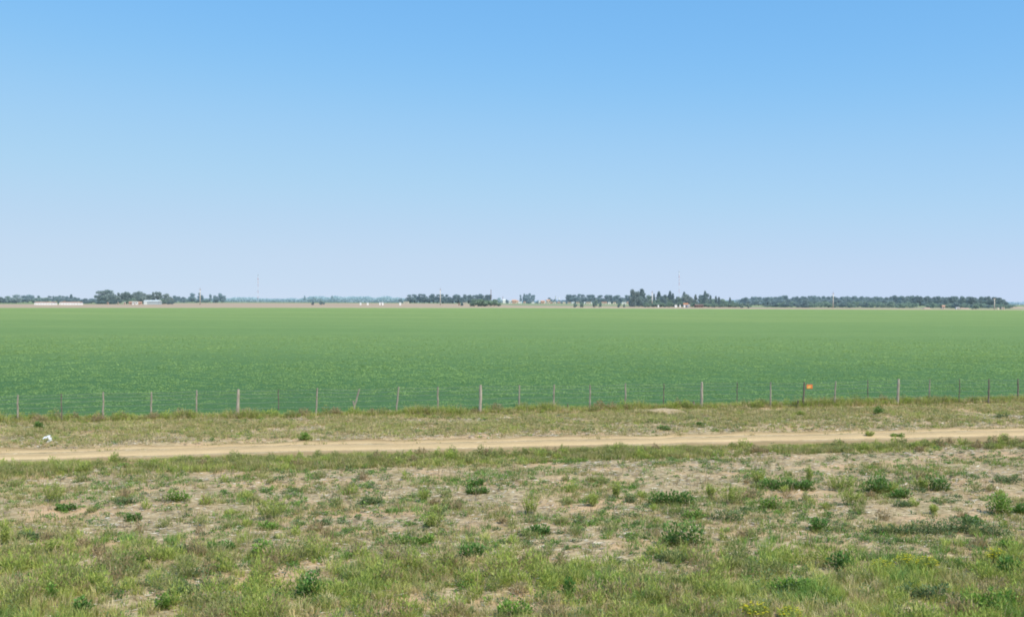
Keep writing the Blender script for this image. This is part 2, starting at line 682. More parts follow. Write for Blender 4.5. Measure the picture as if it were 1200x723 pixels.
OLIVE = [(.29, .33, .10), (.36, .36, .13), (.23, .30, .085), (.42, .38, .18)]
YELG = [(.38, .44, .11), (.46, .47, .16), (.31, .40, .09)]
DRY = [(.55, .45, .26), (.48, .39, .22), (.62, .53, .35)]
GREENG = [(.19, .32, .08), (.24, .38, .10), (.15, .27, .07)]

grass_all = []
# 1. foreground sward, thicker towards the railway
x, y = scatter(22000, 7.0, 21.5)
dens = sstep(20.8, 16.6, y) * .85 + .10
pn = fbm(x, y, 1.9, 20)
k = (rng.random(len(x)) < dens * (0.18 + .35 * sstep(17.8, 16.2, y) + 1.4 * sstep(.40, .62, pn)))
x, y, pn = x[k], y[k], pn[k]
kindn = fbm(x, y, 1.1, 30)
kindn = kindn + rng.normal(0, .07, len(x))
colr = np.where((kindn > .68)[:, None], col_mix(len(x), GREENG), np.where((kindn > .47)[:, None], col_mix(len(x), YELG), np.where((rng.random(len(x)) < .62)[:, None], col_mix(len(x), OLIVE), col_mix(len(x), DRY))))
colr *= (.80 + .62 * fbm(x, y, .55, 33))[:, None]
hh = (.11 + .19 * pn) * rng.uniform(.6, 1.35, len(x))
grass_all.append(tufts('g', x, y, 24, hh, .10, .55, bladew(y), OLIVE, (.48, .46, .22), tuftcol=colr))
# 2. dense olive band below the road
x = rng.uniform(-28, 31, 30000)
rn_ = road_near(x)
wd = np.interp(x, [-22, -8, 2, 10, 24], [4.1, 3.3, 2.7, 2.3, 1.9])
u = rng.random(len(x))
y = rn_ - .8 - .3 * sstep(4, 16, x) - (wd - .3) * u
pn = fbm(x, y, 1.5, 40)
right = sstep(4, 16, x)
k = rng.random(len(x)) < (1 - u ** 3) * (.25 + .95 * sstep(.38, .58, pn)) * (1 - .78 * right)
x, y, pn, u = x[k], y[k], pn[k], u[k]
kn = fbm(x, y, .9, 44)
colr = np.where((kn > .55)[:, None], col_mix(len(x), YELG), col_mix(len(x), OLIVE))
dryk = rng.random(len(x)) < .2
colr[dryk] = col_mix(dryk.sum(), DRY)
hh = (.12 + .24 * pn) * rng.uniform(.6, 1.3, len(x)) * (1 - .3 * u) * (.6 + .4 * sstep(0, .15, u)) * (1 - .35 * sstep(4, 16, x))
grass_all.append(tufts('g', x, y, 15, hh, .10, .5, bladew(y), OLIVE, (.40, .38, .17), tuftcol=colr))
# 3. patchy grass over the litter strip
x, y = scatter(32000, 17.5, 33)
k = y < road_near(x) - 1.0
x, y = x[k], y[k]
pn = fbm(x, y * 1.3, 1.7, 50)
k = rng.random(len(x)) < .07 + .75 * sstep(.46, .62, pn)
x, y, pn = x[k], y[k], pn[k]
kn = fbm(x, y, .8, 54)
colr = np.where((kn > .53)[:, None], col_mix(len(x), GREENG), col_mix(len(x), OLIVE))
dryk = rng.random(len(x)) < .2
colr[dryk] = col_mix(dryk.sum(), DRY)
grass_all.append(tufts('g', x, y, 14, .11, .11, .8, bladew(y), OLIVE, (.40, .38, .2), tuftcol=colr, hj=.45))
# 4. verge between the road and the fence
x = rng.uniform(-31, 34, 47000)
u = rng.random(len(x))
rf_, fy_ = road_far(x), fence_y(x)
y = rf_ + .15 + (fy_ + .7 - rf_) * u
pn = fbm(x, y, 1.6, 60)
dfence = np.abs(y - fy_)
atf = np.exp(-(dfence / .5) ** 2)
bare = sstep(.0, .42, u)
k = rng.random(len(x)) < (.18 + .8 * bare * sstep(.30, .50, pn)) * (1 - .6 * sstep(.75, .9, u) * (1 - atf)) + .4 * atf
x, y, pn, atf = x[k], y[k], pn[k], atf[k]
kn = fbm(x, y, 1.0, 64)
colr = np.where((kn > .56)[:, None], col_mix(len(x), YELG), col_mix(len(x), OLIVE))
dryk = rng.random(len(x)) < .5
colr[dryk] = col_mix(dryk.sum(), DRY)
tall = np.exp(-((fbm(x, x * 0, 2.2, 66) - .68) / .09) ** 2) * atf
colr = np.where(((atf > .5) & (rng.random(len(x)) < .55))[:, None], col_mix(len(x), YELG), colr)
hh = (.08 + .12 * pn + .16 * atf * (1 + .8 * sstep(10, 18, x)) + .3 * tall) * rng.uniform(.6, 1.3, len(x))
grass_all.append(tufts('g', x, y, 12, hh, .12, .7, bladew(y), OLIVE, (.50, .45, .22), tuftcol=colr))
x = rng.uniform(-26, 30, 5200)
q = rng.random(len(x))
rn_, rf_ = road_near(x), road_far(x)
y = np.where(q < .55, rn_ - .75 + rng.exponential(.10, len(x)), np.where(q < .85, rf_ - rng.exponential(.16, len(x)), rn_ + (rf_ - rn_) * rng.normal(.5, .05, len(x))))
k = (fbm(x, y, 1.3, 90) > .5) & ((q < .85) | (fbm(x, y, 2.5, 92) > .66))
x, y, q = x[k], y[k], q[k]
colr = np.where((rng.random(len(x)) < .5)[:, None], col_mix(len(x), OLIVE), col_mix(len(x), DRY))
grass_all.append(tufts('g', x, y, 10, .10, .09, .7, bladew(y), OLIVE, (.50, .45, .22), tuftcol=colr))
# dead stalks standing among the front grass
x, y = scatter(500, 11.5, 31)
k = y < road_near(x)
x, y = x[k], y[k]
grass_all.append(tufts('g', x, y, 7, .36, .10, .5, bladew(y) * .9, DRY, (.60, .48, .30), tuftcol=col_mix(len(x), [(.42, .30, .20), (.55, .44, .30), (.34, .25, .17)])))
V, Fa, S, C = join_arrays(grass_all)
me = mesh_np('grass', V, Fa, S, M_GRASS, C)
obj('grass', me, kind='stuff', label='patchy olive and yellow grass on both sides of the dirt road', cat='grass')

# straw litter lying flat
x, y = scatter(150000, 12, 46)
k = (y < road_near(x) - .05) | ((y > road_far(x) + .05) & (y < fence_y(x)))
x, y = x[k], y[k]
pn = fbm(x, y, 1.3, 70)
k = rng.random(len(x)) < .25 + .75 * sstep(.4, .6, pn)
x, y = x[k], y[k]
n = len(x)
a = rng.normal(0, .55, n)
L = rng.uniform(.06, .34, n) * rng.uniform(.4, 1, n)
z = zground(x, y) + rng.uniform(.004, .03, n)
P = np.stack([x, y, z], 1)
D = np.stack([np.cos(a), np.sin(a), rng.normal(0, .10, n)], 1)
N = np.stack([rng.normal(0, .3, n), rng.normal(0, .3, n), np.ones(n)], 1)
C = col_mix(n, [(.55, .47, .36), (.42, .34, .25), (.85, .80, .72), (.26, .20, .15), (.22, .17, .13), (.78, .73, .65)], .15)
me = leaf_mesh('straw_litter', P, D, N, L, .012 + .0009 * y, C, M_GRASS, .05)
obj('straw_litter', me, kind='stuff', label='pale dry stalks and straw littering the bare ground', cat='straw')


# small nameless broad-leaved seedlings
def leaf_cloud(P0, n, w, h, leaf, cols, up=.5, flat=.0, shell=.5, zfun=None, dark=.55):
    """leaves of a domed bush centred on P0, returned as arrays"""
    d = unit(rng.normal(0, 1, (n, 3)))
    d[:, 2] = np.abs(d[:, 2])
    r = rng.random(n) ** shell
    lump = 1 + .28 * np.sin(3 * np.arctan2(d[:, 1], d[:, 0]) + rng.uniform(0, 6)) * (1 - d[:, 2])
    loc = d * r[:, None] * np.array([w / 2, w / 2 * .85, h * .88]) * lump[:, None]
    P = loc + P0
    D = unit(d * np.array([1, 1, .6]) + rng.normal(0, .45, (n, 3)) + np.array([0, 0, up]))
    N = unit(rng.normal(0, .5, (n, 3)) + np.array([0, 0, 1.0]) + d * .5)
    C = col_mix(n, cols, .14) * (dark + (1 - dark) * (r * (.4 + .6 * d[:, 2] ** .5)))[:, None]  # shade inside and low in the bush is put into the leaf colour
    L = leaf * rng.uniform(.6, 1.25, n)
    return P, D, N, L, L * .5, C


DG = [(.12, .25, .06), (.16, .32, .08), (.21, .38, .10)]
BG = [(.17, .26, .12), (.21, .31, .14), (.26, .36, .16)]
LG = [(.24, .42, .08), (.32, .50, .11), (.20, .36, .07)]
FG = [(.42, .50, .12), (.50, .54, .17), (.34, .43, .10)]

x, y = scatter(16000, 12, 45)
k = (y < road_near(x) - .1) | ((y > road_far(x) + .3) & (y < fence_y(x)))
x, y = x[k], y[k]
pn = fbm(x, y, 2.0, 80)
k = rng.random(len(x)) < (.14 + .7 * sstep(.42, .6, pn)) * np.where(y > 34, .3, 1)
x, y = x[k], y[k]
lst = []
z = zground(x, y)
for i in range(len(x)):
    w = rng.uniform(.08, .34) * (1.25 if y[i] < 19 else 1)
    lst.append(leaf_cloud(np.array([x[i], y[i], z[i]]), int(14 + w * 120), w, w * rng.uniform(.25, .6) * (1.5 if y[i] < 19 else 1), .05, [DG, BG, LG, BG][rng.integers(4)]))
arr = [np.concatenate([l[j] for l in lst]) for j in range(6)]
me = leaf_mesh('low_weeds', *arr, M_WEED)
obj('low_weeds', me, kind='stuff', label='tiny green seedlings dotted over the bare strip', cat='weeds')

# ------------------------------------------------------------------ crop leaves
cl = []
for y0, y1, n, s in ((40, 52, 270000, .055), (52, 70, 280000, .070), (70, 100, 300000, .09), (100, 150, 260000, .12)):
    y = rng.uniform(y0, y1, n)
    n = int(n * 1.1)
    y = rng.uniform(y0, y1, n)
    x = rng.uniform(-1, 1, n) * (y * .53 + 7)
    fe = fence_ext(x) + .7
    k = y > fe + rng.exponential(.25, n)
    if y0 == 100:
        k &= rng.random(n) < (150 - y) / 50
    x, y = x[k], y[k]
    n = len(x)
    top = (.24 + (fbm(x, y, 2.2, 6) - .5) * .14 + (fbm(x, y, .6, 9) - .5) * .22) * sstep(0, .9, y - fence_ext(x) - .5).clip(.45, 1)
    hz = rng.random(n) ** .45
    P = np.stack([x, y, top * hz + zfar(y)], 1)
    az = rng.uniform(0, 2 * math.pi, n)
    D = np.stack([np.cos(az), np.sin(az), rng.normal(.4, .4, n)], 1)
    N = np.stack([rng.normal(0, .34, n), rng.normal(0, .34, n), np.ones(n)], 1)
    C = .97 * col_mix(n, [(.32, .49, .18), (.33, .50, .185), (.35, .52, .19), (.30, .475, .175)], .12)
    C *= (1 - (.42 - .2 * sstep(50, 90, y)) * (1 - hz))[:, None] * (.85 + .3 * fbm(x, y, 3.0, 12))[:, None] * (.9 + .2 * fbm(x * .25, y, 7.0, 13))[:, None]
    warm = sstep(45, 120, y)[:, None]
    C = C * (1 + warm * np.array([.05, -.07, -.08]))
    cl.append((P, D, N, s * rng.uniform(.6, 1.2, n), s * .62 * rng.uniform(.7, 1.2, n), C))
arr = [np.concatenate([l[j] for l in cl]) for j in range(6)]
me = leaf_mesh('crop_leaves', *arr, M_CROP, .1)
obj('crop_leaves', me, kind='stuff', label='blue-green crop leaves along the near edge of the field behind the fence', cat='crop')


# ------------------------------------------------------------------ single weeds
def weed(px, py, wpx, hpx, typ, label, flowers=False, cat='weed'):
    g = at(px, py)
    g[2] = float(zground(g[0], g[1]))
    s = g[1] / F
    w, h = wpx * s, max(hpx * s, .06)
    root = empty('weed' if typ != 'F' else 'feathery_weed', g, label, cat, 'single weeds standing out on the rough ground')
    O = np.zeros(3)
    cols = {'B': DG, 'D': BG, 'L': LG, 'F': FG}[typ]
    st = MB()
    if typ == 'F':
        ns = int(14 + 30 * w)
        Ps, Ds, Ls, Cs = [], [], [], []
        for i in range(ns):
            a = rng.uniform(0, 6.283)
            r = rng.random() ** .6
            b = np.array([math.cos(a) * r * w * .22, math.sin(a) * r * w * .22, 0])
            t = np.array([math.cos(a) * r * w * .5, math.sin(a) * r * w * .45, h * rng.uniform(.7, 1.08) * (1 - .25 * r * r)])
            mid = b * .55 + t * .45 + np.array([0, 0, h * .10])
            st.tube([b, mid, t], [.004, .003, .0015], 4, False)
            m = 26
            u = rng.uniform(.2, 1, m)[:, None]
            P = (b * (1 - u) ** 2 + 2 * mid * u * (1 - u) + t * u * u)
            Ps.append(P)
            Ds.append(unit(rng.normal(0, 1, (m, 3)) + np.array([0, 0, .9])))
            Ls.append(rng.uniform(.04, .09, m))
            Cs.append(col_mix(m, cols, .15) * (.65 + .4 * u))
        P, D, L, C = map(np.concatenate, (Ps, Ds, Ls, Cs))
        N = rng.normal(0, 1, P.shape)
        me = leaf_mesh('foliage', P, D, N, L, .012, C, M_WEED, .1)
    else:
        n = int(min(760, 60 + 850 * w * max(h, .12) + 460 * w))
        leaf = {'B': .095, 'D': .07, 'L': .085}[typ] * (.7 + .15 * min(w, 1.2))
        nb = max(1, int(round(w / max(h, .16) * 1.1)))
        L6 = []
        for i in range(nb):
            c = np.array([(i - (nb - 1) / 2) * w / nb * .9, rng.normal(0, .05), 0])
            ww = w if nb == 1 else w / nb * 1.55
            L6.append(leaf_cloud(c, n // nb, ww, h * rng.uniform(.75, 1.1), leaf, cols, dark=.38))
        arr = [np.concatenate([l[j] for l in L6]) for j in range(6)]
        if typ != 'D':
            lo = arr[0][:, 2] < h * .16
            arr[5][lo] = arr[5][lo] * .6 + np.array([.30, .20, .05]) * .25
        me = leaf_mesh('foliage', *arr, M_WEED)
        for i in range(max(5, nb * 4)):
            c = (rng.uniform(-.3, .3) * w, rng.uniform(-.2, .2) * w * .5)
            st.tube([(c[0] * .5, c[1] * .5, -.02), (c[0] * .8, c[1] * .8, h * .35), (c[0] * 1.1, c[1] * 1.1, h * .75)], [.006, .005, .002], 5, False)
    obj('foliage', me, root)
    st.build('stem', M_STEM, root)
    if flowers:
        n = int(30 + 60 * w)
        d = unit(rng.normal(0, 1, (n, 3)))
        d[:, 2] = np.abs(d[:, 2]) * .6 + .5
        P = d * np.array([w / 2, w / 2, h]) * rng.uniform(.75, 1.05, (n, 1))
        P3 = np.repeat(P, 5, 0)
        aa = np.tile(np.arange(5) * 1.2566, n)
        D = np.stack([np.cos(aa), np.sin(aa), .35 + 0 * aa], 1)
        N = np.tile([0, 0, 1.0], (len(P3), 1))
        C = np.tile([.72, .66, .03], (len(P3), 1)) * rng.uniform(.8, 1.1, (len(P3), 1))
        obj('blossom', leaf_mesh('blossom', P3, D, N, .028, .022, C, M_WEED, .05), root, kind='stuff')
    return root


# feathery yellow-green undergrowth mixed into the grass: nobody could count it
uP, uD, uL, uC = [], [], [], []
x1, y1 = scatter(900, 12, 20.0)
x2 = rng.uniform(-22, 24, 230)
y2 = road_near(x2) - rng.uniform(.9, 2.8, 230)
x3 = rng.uniform(-24, 27, 170)
y3 = fence_y(x3) + rng.normal(.1, .3, 170)
x4, y4 = scatter(150, 20, 29)
for gx_, gy_, sc, cl_ in ((x1, y1, 1.0, 0), (x2, y2, .75, 1), (x3, y3, 1.05, 0), (x4, y4, .6, 1)):
    pn = fbm(gx_, gy_, 2.0, 95)
    for a, b, q in zip(gx_, gy_, pn):
        if q < .42:
            continue
        w = sc * rng.uniform(.25, .7)
        h = sc * rng.uniform(.2, .48)
        c0 = np.array([a, b, float(zground(a, b))])
        m = int(500 * w)
        d = unit(rng.normal(0, 1, (m, 3)))
        d[:, 2] = np.abs(d[:, 2])
        P = c0 + d * (rng.random((m, 1)) ** .5) * np.array([w / 2, w / 2, h])
        uP.append(P)
        uD.append(d * .6 + rng.normal(0, .4, (m, 3)) + np.array([0, 0, .9]))
        uL.append(rng.uniform(.04, .12, m))
        pal = FG if rng.random() < (.7 if cl_ == 0 else .35) else [(.34, .37, .14), (.30, .36, .12), (.42, .40, .2)]
        if rng.random() < .2:
            pal = [(.46, .34, .22), (.38, .28, .17), (.50, .42, .24)]
        uC.append(col_mix(m, pal, .15) * (.7 + .35 * d[:, 2:3]))
P, D, L, C = map(np.concatenate, (uP, uD, uL, uC))
me = leaf_mesh('undergrowth', P, D, rng.normal(0, 1, P.shape), L, .010 + .0004 * P[:, 1], C, M_WEED, .1)
obj('undergrowth', me, kind='stuff', label='feathery yellow-green undergrowth mixed into the rough grass', cat='undergrowth')

WEEDS = [
    (75, 600, 24, 9, 'B', 'small dark green weed in pale straw near the west end of the olive grass band'),
    (147, 590, 26, 10, 'D', 'low grey-green weed below the olive grass band, smaller of two beside a bright one'),
    (208, 587, 26, 15, 'L', 'bright green leafy weed against the lower edge of the olive grass band'),
    (156, 611, 16, 11, 'B', 'compact dark green tuft of broad leaves above the sandy patches'),
    (34, 634, 32, 13, 'D', 'wide bluish-green low weed close to the left edge of the picture'),
    (214, 649, 42, 13, 'D', 'long low dull green weed lying beside bare sand'),
    (258, 647, 32, 12, 'B', 'low green weed spreading over sand beside the lone round bush'),
    (310, 655, 28, 23, 'L', 'round bright green leafy bush standing alone on sandy soil'),
    (151, 664, 30, 18, 'L', 'glossy dark green leafy weed with yellow leaves at its foot'),
    (363, 701, 32, 34, 'B', 'tall dark green upright weed among the front grass, with a pointed top'),
    (215, 695, 34, 13, 'D', 'low grey-green weed between the bright tufts of the front grass'),
    (95, 720, 24, 26, 'B', 'dark green upright weed rising from the front grass beside slim stalks'),
    (62, 705, 14, 28, 'L', 'slim bright green stalk-like weed in the front grass'),
    (377, 615, 22, 10, 'D', 'small bluish weed on pale straw, right of the yellow-green seedling'),
    (315, 619, 22, 10, 'L', 'small yellow-green weed with a flat spreading top on straw'),
    (62, 589, 30, 26, 'F', 'feathery olive clump hanging on below the grass band, near two dark weeds'),
    (318, 607, 46, 26, 'F', 'wide feathery olive-green clump on the straw strip'),
    (63, 651, 24, 18, 'F', 'small feathery yellow clump among dull low weeds'),
    (5, 640, 16, 22, 'F', 'feathery yellow-green clump cut by the picture edge'),
    (558, 569, 18, 9, 'B', 'upper of two small dark weeds one above the other on the straw'),
    (559, 579, 26, 9, 'B', 'lower and wider of two dark weeds one above the other on the straw'),
    (723, 582, 12, 19, 'F', 'narrow bright yellow-green feathery tuft on grey straw'),
    (695, 593, 16, 16, 'F', 'small round bright feathery tuft left of a dark narrow one'),
    (739, 587, 14, 14, 'D', 'narrow grey-green weed between bright tuft and the broad dark bush'),
    (787, 590, 52, 18, 'B', 'broad dark green double-humped bush alone on grey straw'),
    (507, 619, 28, 18, 'F', 'feathery yellow-olive tuft near a bare sandy spot in the middle'),
    (627, 629, 34, 12, 'B', 'low dark green mat of leaves on straw, straight below the centre'),
    (484, 639, 50, 11, 'L', 'long flat bright green weed beside bare sand'),
    (552, 653, 30, 16, 'B', 'mid-sized green weed just before the front grass begins'),
    (800, 642, 48, 34, 'B', 'tall ragged dark green weed patch above a bluish one'),
    (787, 659, 30, 16, 'D', 'bluish spiky weed at the upper edge of the front grass'),
    (621, 602, 26, 22, 'F', 'loose feathery olive tuft over a dark green mat'),
    (497, 587, 18, 15, 'F', 'little feathery tuft near the grass band on pale straw'),
    (435, 590, 28, 12, 'D', 'dull dark low weed just below the olive band'),
    (667, 694, 14, 22, 'B', 'single slim dark green weed spike in the front grass'),
    (603, 722, 34, 20, 'L', 'bright leafy weed at the very bottom middle of the grass'),
    (910, 574, 34, 15, 'B', 'first half of a dark hedge-like pair of weeds under a feathery plume'),
    (937, 574, 32, 14, 'B', 'second half of a dark hedge-like pair, with the plume behind it'),
    (948, 569, 12, 26, 'F', 'tall thin bright plume standing behind the dark hedge-like pair'),
    (888, 567, 20, 18, 'F', 'pale feathery clump touching the end of the dark hedge-like pair'),
    (903, 597, 25, 17, 'L', 'vivid green rounded weed at the foot of pale straw and sand'),
    (812, 609, 23, 12, 'L', 'small vivid green weed near the sandy opening'),
    (853, 611, 32, 15, 'D', 'dusky blue-green spreading weed on straw'),
    (958, 621, 22, 17, 'B', 'dark green tuft below the sand, start of the long weed row'),
    (996, 591, 30, 21, 'F', 'round yellow-green feathery ball on open sand'),
    (985, 573, 44, 20, 'F', 'wide pale olive feathery clump behind the round yellow-green ball'),
    (1029, 576, 34, 30, 'B', 'tallest dark green leafy bush on the strip, bright on its top'),
    (1056, 583, 22, 12, 'B', 'small green bush with tan twigs beside the tallest bush'),
    (1057, 593, 20, 10, 'D', 'small blue-green weed beneath the twiggy one on sand'),
    (1098, 576, 28, 19, 'B', 'dark green bush with orange-brown withered base'),
    (1078, 575, 22, 15, 'F', 'faded yellow feathery clump leaning on the orange-based bush'),
    (1171, 601, 28, 38, 'L', 'tall light green bush with a yellow-green crown at the edge of the sand'),
    (1194, 600, 18, 16, 'B', 'dark bush cut by the right edge of the picture'),
    (1178, 566, 30, 11, 'D', 'flat bluish weed over grey straw above the tall light bush'),
    (1094, 601, 12, 12, 'F', 'tiny feathery tuft alone on open sand'),
    (1045, 628, 54, 13, 'D', 'flat grey-green start of the long weed row across the straw'),
    (1090, 628, 46, 22, 'D', 'middle mound of the long grey-green weed row'),
    (1125, 625, 40, 26, 'D', 'tallest mound of the long grey-green weed row'),
    (1160, 628, 40, 18, 'D', 'tail end of the long weed row at the sand'),
    (1138, 614, 22, 13, 'B', 'dark green tuft rising behind the long weed row'),
    (1183, 645, 24, 13, 'L', 'small bright leafy weed below the end of the long row'),
    (1180, 672, 30, 26, 'B', 'dark bush with a reddish spot among the front grass'),
    (987, 667, 34, 25, 'B', 'dark green bush with yellow-green heart where the front grass starts'),
    (855, 590, 44, 22, 'F', 'broad pale feathery clump on straw near the sandy opening'),
    (832, 584, 16, 16, 'F', 'small pale feathery tuft beside the broad double-humped bush'),
    (930, 694, 54, 20, 'L', 'green leafy patch in the front grass under the sandy opening'),
    (1160, 715, 70, 30, 'L', 'large green leafy bush in the front corner of the grass'),
    (1085, 700, 60, 22, 'D', 'mid-green bushy weed below the yellow flowers'),
    (190, 712, 18, 24, 'L', 'pair of slim green shoots at the bottom of the front grass'),
    (44, 504, 11, 11, 'B', 'small dark leafy weed on the verge near the white plastic scrap'),
    (1030, 486, 13, 10, 'B', 'little dark bush at the fence below a thick pale post'),
    (1175, 490, 16, 9, 'D', 'low green weed on the verge at the far end of the fence'),
    (820, 500, 8, 7, 'B', 'tiny dark weed on the verge beyond the road, under the thick mid post'),
    (357, 516, 14, 12, 'L', 'light green weed on the verge edge beside the road'),
    (778, 505, 12, 6, 'B', 'flat green weed at the road edge below the spoil heap'),
    (1019, 511, 12, 8, 'F', 'round yellow-green tuft growing in the middle of the dirt road'),
    (1051, 511, 16, 5, 'L', 'flat green weed growing in the dirt road'),
    (938, 487, 12, 6, 'F', 'pale tuft on the verge under the orange sign'),
]
for wdef in WEEDS:
    weed(*wdef)
for px, py, w, h, lab in ((1035, 668, 26, 14, 'weed with scattered yellow flowers, first of the patch near the dark bush'),
                          (1062, 665, 28, 16, 'weed thick with yellow flowers over pale straw'),
                          (1086, 668, 28, 16, 'weed with yellow flowers above the mid-green bushy weed'),
                          (1168, 662, 26, 18, 'weed with yellow blooms beside the reddish-spotted bush'),
                          (885, 724, 36, 16, 'yellow-flowering weed at the bottom edge of the grass'),
                          (925, 726, 30, 14, 'lesser yellow-flowering weed at the bottom edge, right of the other')):
    weed(px, py, w, h, 'F', lab, True, 'flowering weed')

# ------------------------------------------------------------------ wire fence
POSTS = [(21, 462.5, 21, 494, 'n'), (72, 461, 72, 494, 'f'), (121, 459, 121, 493, 'n'), (177.5, 459, 177, 492, 'n'), (230.5, 457, 230, 490, 'n'),
         (279.5, 456, 278.5, 490.5, 'T'), (326.5, 456, 326.5, 486.5, 'f'), (372, 454.5, 370, 488.5, 'n'), (421, 455.5, 413, 485, 'n'), (467.5, 453, 464, 485.5, 'n'),
         (513, 453, 513, 484.5, 'n'), (563.5, 451, 562.5, 485, 'T'), (608.5, 451, 608.5, 481.5, 'n'), (649.5, 450.5, 649, 481, 'n'), (691.5, 451, 691, 480.5, 'n'),
         (733, 449, 733, 478.5, 'n'), (778, 449, 777.5, 477.5, 'f'), (822.5, 447.5, 822, 477.5, 'T'), (864, 447.5, 863.5, 476, 'f'), (903, 447.5, 903, 478.5, 'n'),
         (942.5, 447.5, 941, 478.5, 'd'), (979.5, 446.5, 978, 477, 'n'), (1017, 445, 1017, 475, 'f'), (1053, 444, 1052, 474.5, 'T'), (1089.5, 444.5, 1089, 471.5, 'n'),
         (1124.5, 444, 1124, 473, 'f'), (1159, 444, 1158.5, 473, 'd'), (1193, 444, 1192.5, 471, 'd'), (1225, 443, 1225, 469, 'n'), (-28, 464, -28, 495, 'n')]
fence = empty('wire_fence', at(600, 482), 'wire fence on weathered wooden posts between the verge and the green crop', 'fence')
f0l = np.array(fence.location)
tops = []
PLAB = {5: 'thick weathered post, second in size from the left end', 8: 'post leaning strongly to the right', 11: 'thick pale grey split post', 17: 'thick brown post near the spoil heap', 20: 'dark post beside the orange sign'}
for i, (tx, ty_, bx, by, t) in enumerate(POSTS):
    b = at(bx, by)
    b[2] = float(zground(b[0], b[1])) - .0
    dt = ray(tx, ty_)
    top = np.array([dt[0] * b[1] / dt[1], b[1] + .0, H + dt[2] * b[1] / dt[1]])
    tops.append((b, top))
    r = {'n': .037, 'f': .024, 'T': .068, 'd': .042}[t]
    mt = {'n': M_WOOD, 'f': M_WOODD, 'T': M_WOODL, 'd': M_WOODD}[t]
    mb = MB()
    k = 7
    pts, rad = [], []
    for j in range(k):
        u = j / (k - 1)
        p = b * (1 - u) + top * u - f0l
        p = p + np.array([rng.normal(0, .008), rng.normal(0, .008), 0])
        if j == 0:
            p[2] -= .3
        pts.append(p)
        rad.append(r * (1.12 - .2 * u) * rng.uniform(.9, 1.1))
    rad[-1] *= .8
    mb.tube(pts, rad, 8)
    if i == 8:   # the broken brace stub at the foot of the leaning post
        q = b - f0l
        mb.tube([q + [.02, 0, -.1], q + [.10, 0, .3], q + [.02, 0, .62]], [.05, .045, .03], 7)
    post = mb.build('post', mt, fence)
    if i in PLAB:
        post['label'] = PLAB[i]
order = sorted(tops, key=lambda p: p[0][0])
for u in (.12, .32, .52, .70, .84, .95):
    mb = MB()
    pts = []
    for (b, t), (b2, t2) in zip(order[:-1], order[1:]):
        p = b * (1 - u) + t * u
        p2 = b2 * (1 - u) + t2 * u
        p[1] -= .05
        p2[1] -= .05
        pts += [p - f0l, (p + p2) / 2 - f0l + np.array([0, 0, -.015])]
    mb.tube(pts, .0042, 4, False)
    mb.build('wire', M_WIRE, fence)

# short stakes
for px, ty_, by, r, lab in ((812.5, 470, 478, .06, 'short dark broken stake leaning near the thick mid fence post'), (935, 469, 478.5, .05, 'short dark stub at the foot of the post with the orange sign'), (665, 473, 481, .035, 'short grey stump showing in the crop edge behind the fence')):
    b = at(px, by)
    h = height_to(px, ty_, b[1])
    mb = MB()
    mb.tube([(0, 0, -.1), (.015, 0, h * .5), (.01, .01, h * .92), (.035, .0, h)], [r, r * .9, r * .8, r * .35], 8)
    mb.build('wooden_stake', M_WOODD, None, label=lab, cat='stake', loc=b)

# low spoil heap on the verge
b = at(776, 484)
vs, fs = [], []
for j in range(13):
    for i in range(41):
        u, v = i / 20 - 1, j / 6 - 1
        k_ = max(0, 1 - u ** 2) ** .8 * max(0, 1 - v * v)
        X_, Y_ = b[0] + u * 1.35, b[1] + v * .55
        vs.append((u * 1.35, v * .55, float(zground(X_, Y_)) - b[2] + .12 * k_ * (.75 + .5 * float(fbm(X_, Y_, .35, 97))) - .03 * (1 - k_)))
for j in range(12):
    for i in range(40):
        a = j * 41 + i
        fs.append((a, a + 1, a + 42, a + 41))
mb = MB()
mb.add(vs, fs)
mb.build('spoil_heap', mat_noise('spoil_soil', (.30, .235, .14), (.50, .40, .26), 7, bmp=.03), None, smooth=True, label='low mound of pale dug sand at the fence beyond the road', cat='heap', loc=b)

# orange sign hung on the wires
b = at(947.5, 477.5)
b[1] -= .09
sgn = empty('warning_sign', (b[0], b[1], height_to(949.8, 453.0, b[1])), 'small orange sign plate with a yellow middle hung on the fence beside a dark post', 'sign')
m_or, nt, out = newmat('orange_plate')
principled(nt, out, mixc(nt, ramp(nt, noise(nt, nd(nt, 'ShaderNodeTexCoord').outputs['Object'], 14, 2), [(.4, 0), (.6, .5)]), (.78, .19, .05), (.85, .30, .10)), .5, .3)
m_ye, nt, out = newmat('yellow_print')
principled(nt, out, mixc(nt, ramp(nt, noise(nt, nd(nt, 'ShaderNodeTexCoord').outputs['Object'], 14, 2), [(.4, 0), (.6, .5)]), (.85, .52, .14), (.85, .42, .08)), .5, .3)
mb = MB()
mb.box(-.125, .165, -.004, .004, -.095, .105)
mb.build('plate', m_or, sgn)
mb = MB()
mb.add([(-.10, -.0075, -.075), (.02, -.0075, -.08), (.10, -.0075, .0), (.03, -.0075, .06), (-.06, -.0075, .02)], [(0, 1, 2, 3, 4)])
mb.build('printed_patch', m_ye, sgn)
mb = MB()
for sx in (-.08, .12):
    mb = MB()
    mb.tube([(sx, 0, .095), (sx, .02, .13), (sx, .0, .16)], .004, 5)
    mb.build('hanging_wire', M_WIRE, sgn)

# crumpled white plastic on the verge
b = at(56, 519)
b[2] = float(zground(b[0], b[1]))
s = b[1] / F * .85


